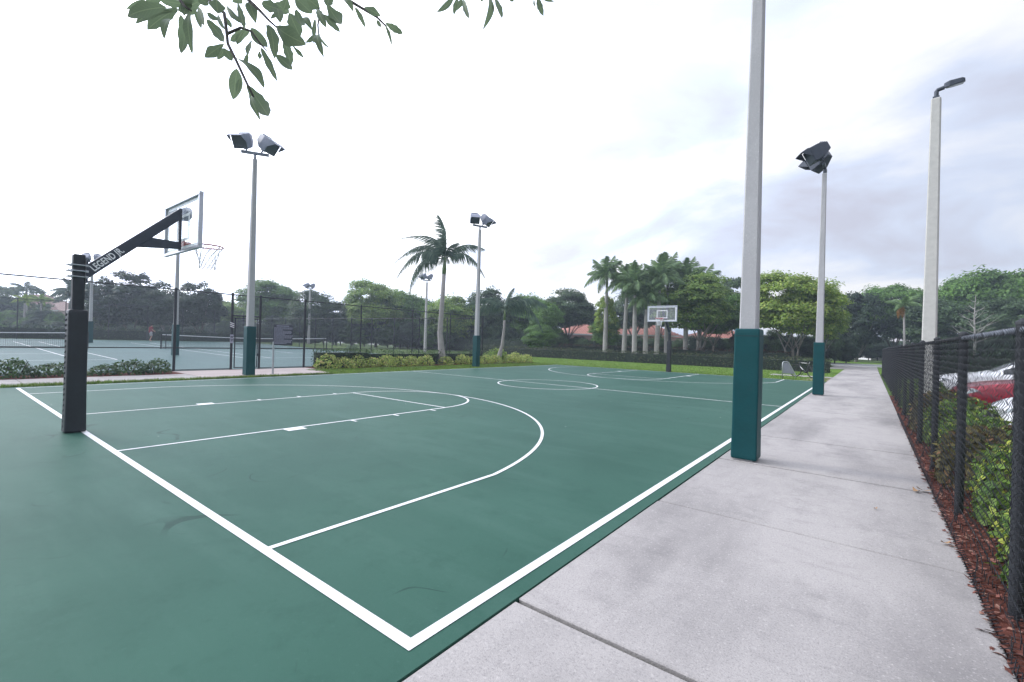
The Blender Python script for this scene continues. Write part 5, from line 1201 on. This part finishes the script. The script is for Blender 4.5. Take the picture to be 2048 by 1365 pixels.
# ------------------------------------------------------------------ tennis player far behind the net
def person():
    p = at(301, 680, 46.5); z = gz(p.x, p.y) + .012
    t = thing('person', 'person in a dark red shirt on the far tennis court', 'person', (p.x, p.y, z), AZR + math.pi * .3)
    J = dict(pel=(0, 0, .93), che=(.02, 0, 1.25), nek=(.05, 0, 1.47), hed=(.08, 0, 1.60), top=(.08, 0, 1.70), ls=(.03, .19, 1.40), le=(.12, .28, 1.14), lh=(.33, .22, 1.08), rs=(.03, -.19, 1.40), re=(.05, -.30, 1.14), rh=(.24, -.36, .98), lk=(.10, .12, .50), la=(-.02, .14, .08), lt=(.16, .15, .04), rk=(.04, -.13, .50), ra=(-.12, -.15, .08), rt=(.06, -.16, .04), lhip=(0, .09, .90), rhip=(0, -.09, .90), lf=(.40, .20, 1.07), rf=(.31, -.37, .95))
    K = list(J); E = [('pel', 'che'), ('che', 'nek'), ('nek', 'hed'), ('hed', 'top'), ('che', 'ls'), ('ls', 'le'), ('le', 'lh'), ('lh', 'lf'), ('che', 'rs'), ('rs', 're'), ('re', 'rh'), ('rh', 'rf'), ('pel', 'lhip'), ('lhip', 'lk'), ('lk', 'la'), ('la', 'lt'), ('pel', 'rhip'), ('rhip', 'rk'), ('rk', 'ra'), ('ra', 'rt')]
    Rr = dict(pel=.13, che=.14, nek=.055, hed=.095, top=.075, ls=.06, le=.042, lh=.033, lf=.02, rs=.06, re=.042, rh=.033, rf=.02, lhip=.09, lk=.06, la=.04, lt=.035, rhip=.09, rk=.06, ra=.04, rt=.035)
    me = bpy.data.meshes.new('body'); me.from_pydata([J[k] for k in K], [(K.index(a), K.index(b)) for a, b in E], []); me.materials.append(M['skin'])
    o = link(bpy.data.objects.new('body', me), t); sk = o.modifiers.new('skin', 'SKIN'); sk.use_smooth_shade = True
    for i, k in enumerate(K):
        sv = me.skin_vertices[0].data[i]; sv.radius = (Rr[k], Rr[k]); sv.use_root = (k == 'pel')
    o.modifiers.new('sub', 'SUBSURF').render_levels = 2
    sh = MB().tube([(0, 0, .86), (.0, 0, 1.0), (.02, 0, 1.25), (.03, 0, 1.40), (.045, 0, 1.48)], [.165, .165, .185, .17, .07], 14)
    for s in (1, -1): sh.tube([(.03, s * .14, 1.40), (.03, s * .20, 1.385), (.075, s * .245, 1.25)], [.085, .082, .07], 10)
    sh.build('shirt', 'shirt', t, smooth=True)
    so_ = MB()
    for s in (1, -1): so_.tube([(0, s * .06, .95), (.01, s * .09, .86), (.05, s * .115, .56)], [.12, .115, .10], 12)
    so_.build('shorts', 'shorts', t, smooth=True)
    MB().tube([(.07, 0, 1.60), (.055, 0, 1.66), (.06, 0, 1.72), (.07, 0, 1.745)], [.098, .105, .085, .03], 12).build('hair', 'hair', t, smooth=True)
    rk_ = thing('tennis_racket', 'small tennis racket held by the person in red', 'racket', (p.x, p.y, z), AZR + math.pi * .3)
    MB().tube([(.28, -.36, .97), (.44, -.38, 1.08)], .016, 6).build('handle', 'black', rk_)
    MB().tube([(.60 + .16 * math.cos(a) * .8, -.40 + .02 * math.cos(a), 1.19 + .13 * math.sin(a) + .08 * math.cos(a)) for a in np.linspace(0, 2 * math.pi, 21)], .010, 5, False).build('frame', 'black', rk_)
    st = MB()
    for k in range(-4, 5): st.tube([(.60 + .026 * k, -.40, 1.19 + .013 * k - .11), (.60 + .026 * k, -.40, 1.19 + .013 * k + .11)], .002, 3, False)
    st.build('strings', 'cord', rk_)
person()

# ------------------------------------------------------------------ oak twigs hanging into the picture from above
def oak():
    base = Vector((11.55, -3.6, -0.03)); t = thing('oak_tree', 'oak twigs with dark lobed leaves hanging from above', 'tree', base)
    mb = MB(); mb.tube([(0, 0, -.1), (.02, 0, .4), (-.05, .05, 1.6), (-.15, .1, 2.9)], [.24, .19, .16, .14], 10); mb.build('trunk', 'trunk', t, smooth=True)
    loc = lambda p: Vector(p) - base
    fork = Vector((-.15, .1, 2.8))
    hubs = [loc(at(480, -260, 1.75)), loc(at(960, -300, 1.7)), loc(at(760, -420, 1.9))]
    lb = MB()
    for h in hubs:
        m_ = fork.lerp(h, .5) + Vector((0, 0, .75)); lb.tube([fork, fork.lerp(m_, .5) + Vector((0, 0, .25)), m_, m_.lerp(h, .6) + Vector((0, 0, .12)), h], [.10, .08, .055, .03, .012], 8)
    lb.build('limb', 'trunk', t, smooth=True)
    zA = lambda x, y: (230 + x / 3.413, y / 3.413)
    zB = lambda x, y: (860 + x / 7.877, y / 7.877)
    def twig(pts, d0, d1, r0=.0035, hub=None):
        n = len(pts); P = [loc(at(u, v, d0 + (d1 - d0) * i / (n - 1))) for i, (u, v) in enumerate(pts)]
        rs = [r0 * 1.7 * (1 - .6 * i / (n - 1)) for i in range(n)]
        if hub is not None: P = [hubs[hub]] + P; rs = [.010] + rs
        MB().tube(P, rs, 6).build('twig', 'bark_dark', t, smooth=True)
    twig([zA(*q) for q in ((620, -60), (640, 0), (690, 45), (745, 90), (760, 200), (770, 300), (830, 420), (900, 570), (945, 660))], 1.55, 1.35, .0042, 0)
    twig([zA(*q) for q in ((860, -70), (910, 0), (985, 70), (1050, 140), (1100, 185))], 1.6, 1.5, .004, 0)
    twig([zA(*q) for q in ((770, 230), (860, 190), (930, 215), (1000, 310), (1040, 350))], 1.48, 1.45, .0028)
    twig([zA(*q) for q in ((1540, -60), (1590, 0), (1690, 60), (1790, 120), (1850, 180), (1870, 240))], 1.7, 1.6, .0036, 0)
    twig([zA(*q) for q in ((1340, -60), (1375, 30), (1400, 90), (1385, 170), (1390, 240))], 1.6, 1.5, .003, 0)
    twig([zA(*q) for q in ((380, -90), (430, -20), (470, 40), (520, 75))], 1.5, 1.45, .004, 0)
    twig([zB(*q) for q in ((520, -260), (470, -120), (480, -20))], 1.5, 1.45, .004, 1)
    twig([zB(*q) for q in ((1000, -260), (985, -100), (980, -10))], 1.45, 1.4, .004, 1)
    twig([zB(*q) for q in ((1600, -260), (1660, -120), (1700, -20))], 1.55, 1.5, .004, 1)
    A_ = [(205, 0, 75, 65, 45), (350, 50, 85, 115, 95), (400, 80, 140, 165, 60), (430, 60, 220, 205, 85), (375, 130, 335, 270, 52), (450, 100, 450, 368, 72), (520, 80, 528, 375, 52), (570, 50, 612, 178, 48), (540, 60, 590, 198, 32), (460, 30, 300, 5, 60), (600, -5, 430, 75, 85), (560, -30, 640, 40, 60),
          (630, 85, 725, 140, 55), (625, 135, 745, 288, 66), (745, 300, 612, 395, 64), (742, 330, 800, 418, 52), (750, 330, 698, 408, 42), (925, 208, 785, 280, 55), (880, 210, 830, 305, 42), (838, 20, 885, 202, 42), (915, 15, 965, 165, 72), (760, 40, 885, 165, 48), (937, 272, 905, 385, 44), (905, 365, 888, 445, 28),
          (930, 190, 1042, 325, 82), (1050, 170, 1088, 402, 76), (1098, 178, 1305, 305, 118), (1150, 270, 1202, 452, 62), (1095, 370, 1212, 478, 60), (995, 325, 1110, 560, 44), (822, 395, 1018, 605, 84), (898, 570, 1048, 795, 98), (832, 470, 805, 682, 86), (852, 542, 835, 640, 32), (930, 655, 995, 828, 38),
          (1388, 238, 1427, 396, 48), (1400, 258, 1465, 330, 22), (1425, 98, 1535, 222, 48), (1445, 25, 1546, 168, 92), (1380, 60, 1440, 192, 48), (1275, 125, 1348, 212, 52), (1365, 130, 1358, 306, 32), (1208, 308, 1290, 398, 26), (1298, 292, 1362, 246, 32), (1230, -15, 1345, 95, 110), (1000, 25, 1118, 62, 72), (1175, -10, 1150, 70, 62), (1190, 90, 1265, 255, 92), (1110, 60, 1130, 160, 62), (1240, 65, 1285, 178, 62), (1300, -20, 1400, 60, 80), (1090, 20, 1190, 90, 70),
          (1562, -5, 1625, 82, 46), (1638, 52, 1712, 195, 36), (1700, 52, 1815, 112, 48), (1845, 158, 1965, 232, 46), (1788, 138, 1815, 188, 26), (1845, 175, 1892, 318, 22), (690, -10, 702, 95, 90), (760, 118, 792, 192, 42), (700, 100, 752, 205, 40), (1030, 165, 1035, 205, 22), (985, 350, 990, 408, 26), (1060, 130, 1100, 85, 26), (300, -40, 210, 20, 70), (500, -40, 470, 110, 60), (860, -50, 800, 15, 60), (1480, -40, 1440, 40, 60)]
    B_ = [(370, -40, 103, 202, 95), (440, -30, 375, 237, 75), (500, -30, 400, 190, 75), (528, -15, 618, 298, 85), (930, -60, 832, 475, 118), (1030, -20, 1135, 297, 118), (980, 20, 1005, 190, 32), (1690, -30, 1788, 257, 92), (1780, -10, 1958, 28, 42), (1640, -10, 1650, 102, 30), (800, -40, 825, 28, 40), (1240, -20, 1325, 18, 50)]
    L_ = [(zA(a, b), zA(c, d), w / 3.413) for a, b, c, d, w in A_] + [(zB(a, b), zB(c, d), w / 7.877) for a, b, c, d, w in B_]
    # four leaf outlines: entire, wavy, one-lobed, broad-tipped
    outl = [lambda s: math.sin(math.pi * s ** .85) ** .8, lambda s: math.sin(math.pi * s ** .9) ** .75 * (1 + .09 * math.sin(s * 17)), lambda s: math.sin(math.pi * s ** 1.25) ** .8 * (1 + .12 * math.sin(s * 12 + 1)), lambda s: math.sin(math.pi * s ** 1.1) ** .7 * (1 + .10 * math.sin(s * 25))]
    r = random.Random(9)
    for i, (b, tip, w) in enumerate(L_):
        d = 1.38 + .28 * r.random(); d2 = d + r.uniform(-.035, .035)
        P0 = loc(at(b[0], b[1], d)); P1 = loc(at(tip[0], tip[1], d2)); ax = P1 - P0; Ln = ax.length; ax.normalize()
        view = (at(b[0], b[1], d) - CAM).normalized(); nrm = (-view + Vector((r.uniform(-.5, .5), r.uniform(-.5, .5), r.uniform(-.1, .6)))).normalized(); nrm = (nrm - ax * nrm.dot(ax)).normalized(); sd_ = ax.cross(nrm)
        W = w * d / FPX * .50; fn = outl[i % 4]; n = 14; V = []; F = []
        bend = r.uniform(-.20, .24); ph = r.uniform(-.05, .05)
        for k in range(n + 1):
            s = k / n; c = Vector((s * Ln, 0, bend * Ln * math.sin(math.pi * s)))
            wl = W * max(0, fn(min(1, max(0, s)))) if 0 < k < n else W * .03
            wr = W * max(0, fn(min(1, max(0, s + ph)))) if 0 < k < n else W * .03
            V += [c + Vector((0, wl, wl * .25)), c, c + Vector((0, -wr, wr * .25))]
            if k: j = 3 * k; F += [(j - 3, j, j + 1, j - 2), (j - 2, j + 1, j + 2, j - 1)]
        me = bpy.data.meshes.new('leaf'); me.from_pydata(V, [], F); me.materials.append(M['f_oak']); me.polygons.foreach_set('use_smooth', [True] * len(F)); me.update()
        o = link(bpy.data.objects.new('leaf', me), t); mm = Matrix.Identity(4)
        for q in range(3): mm[q][0], mm[q][1], mm[q][2], mm[q][3] = ax[q], sd_[q], nrm[q], P0[q]
        o.matrix_local = mm
oak()

# ------------------------------------------------------------------ haze volume: faint distance haze, also added to lift shadows like veiling glare
def haze():
    m = bpy.data.materials.new('haze_veil'); m.use_nodes = True; N = m.node_tree.nodes; N.remove(N['Principled BSDF'])
    v = N.new('ShaderNodeVolumePrincipled'); v.inputs['Density'].default_value = 0.0012; v.inputs['Color'].default_value = (0.74, 0.86, 1.0, 1); v.inputs['Anisotropy'].default_value = 0.45
    m.node_tree.links.new(v.outputs[0], N['Material Output'].inputs['Volume'])
    o = MB().box((0, 700, 6.5), (3100, 2700, 15.4)).build('haze', m); o['kind'] = 'stuff'; tag(o, 'thin pale haze over the whole place, also standing in for veiling glare', 'haze')
haze()
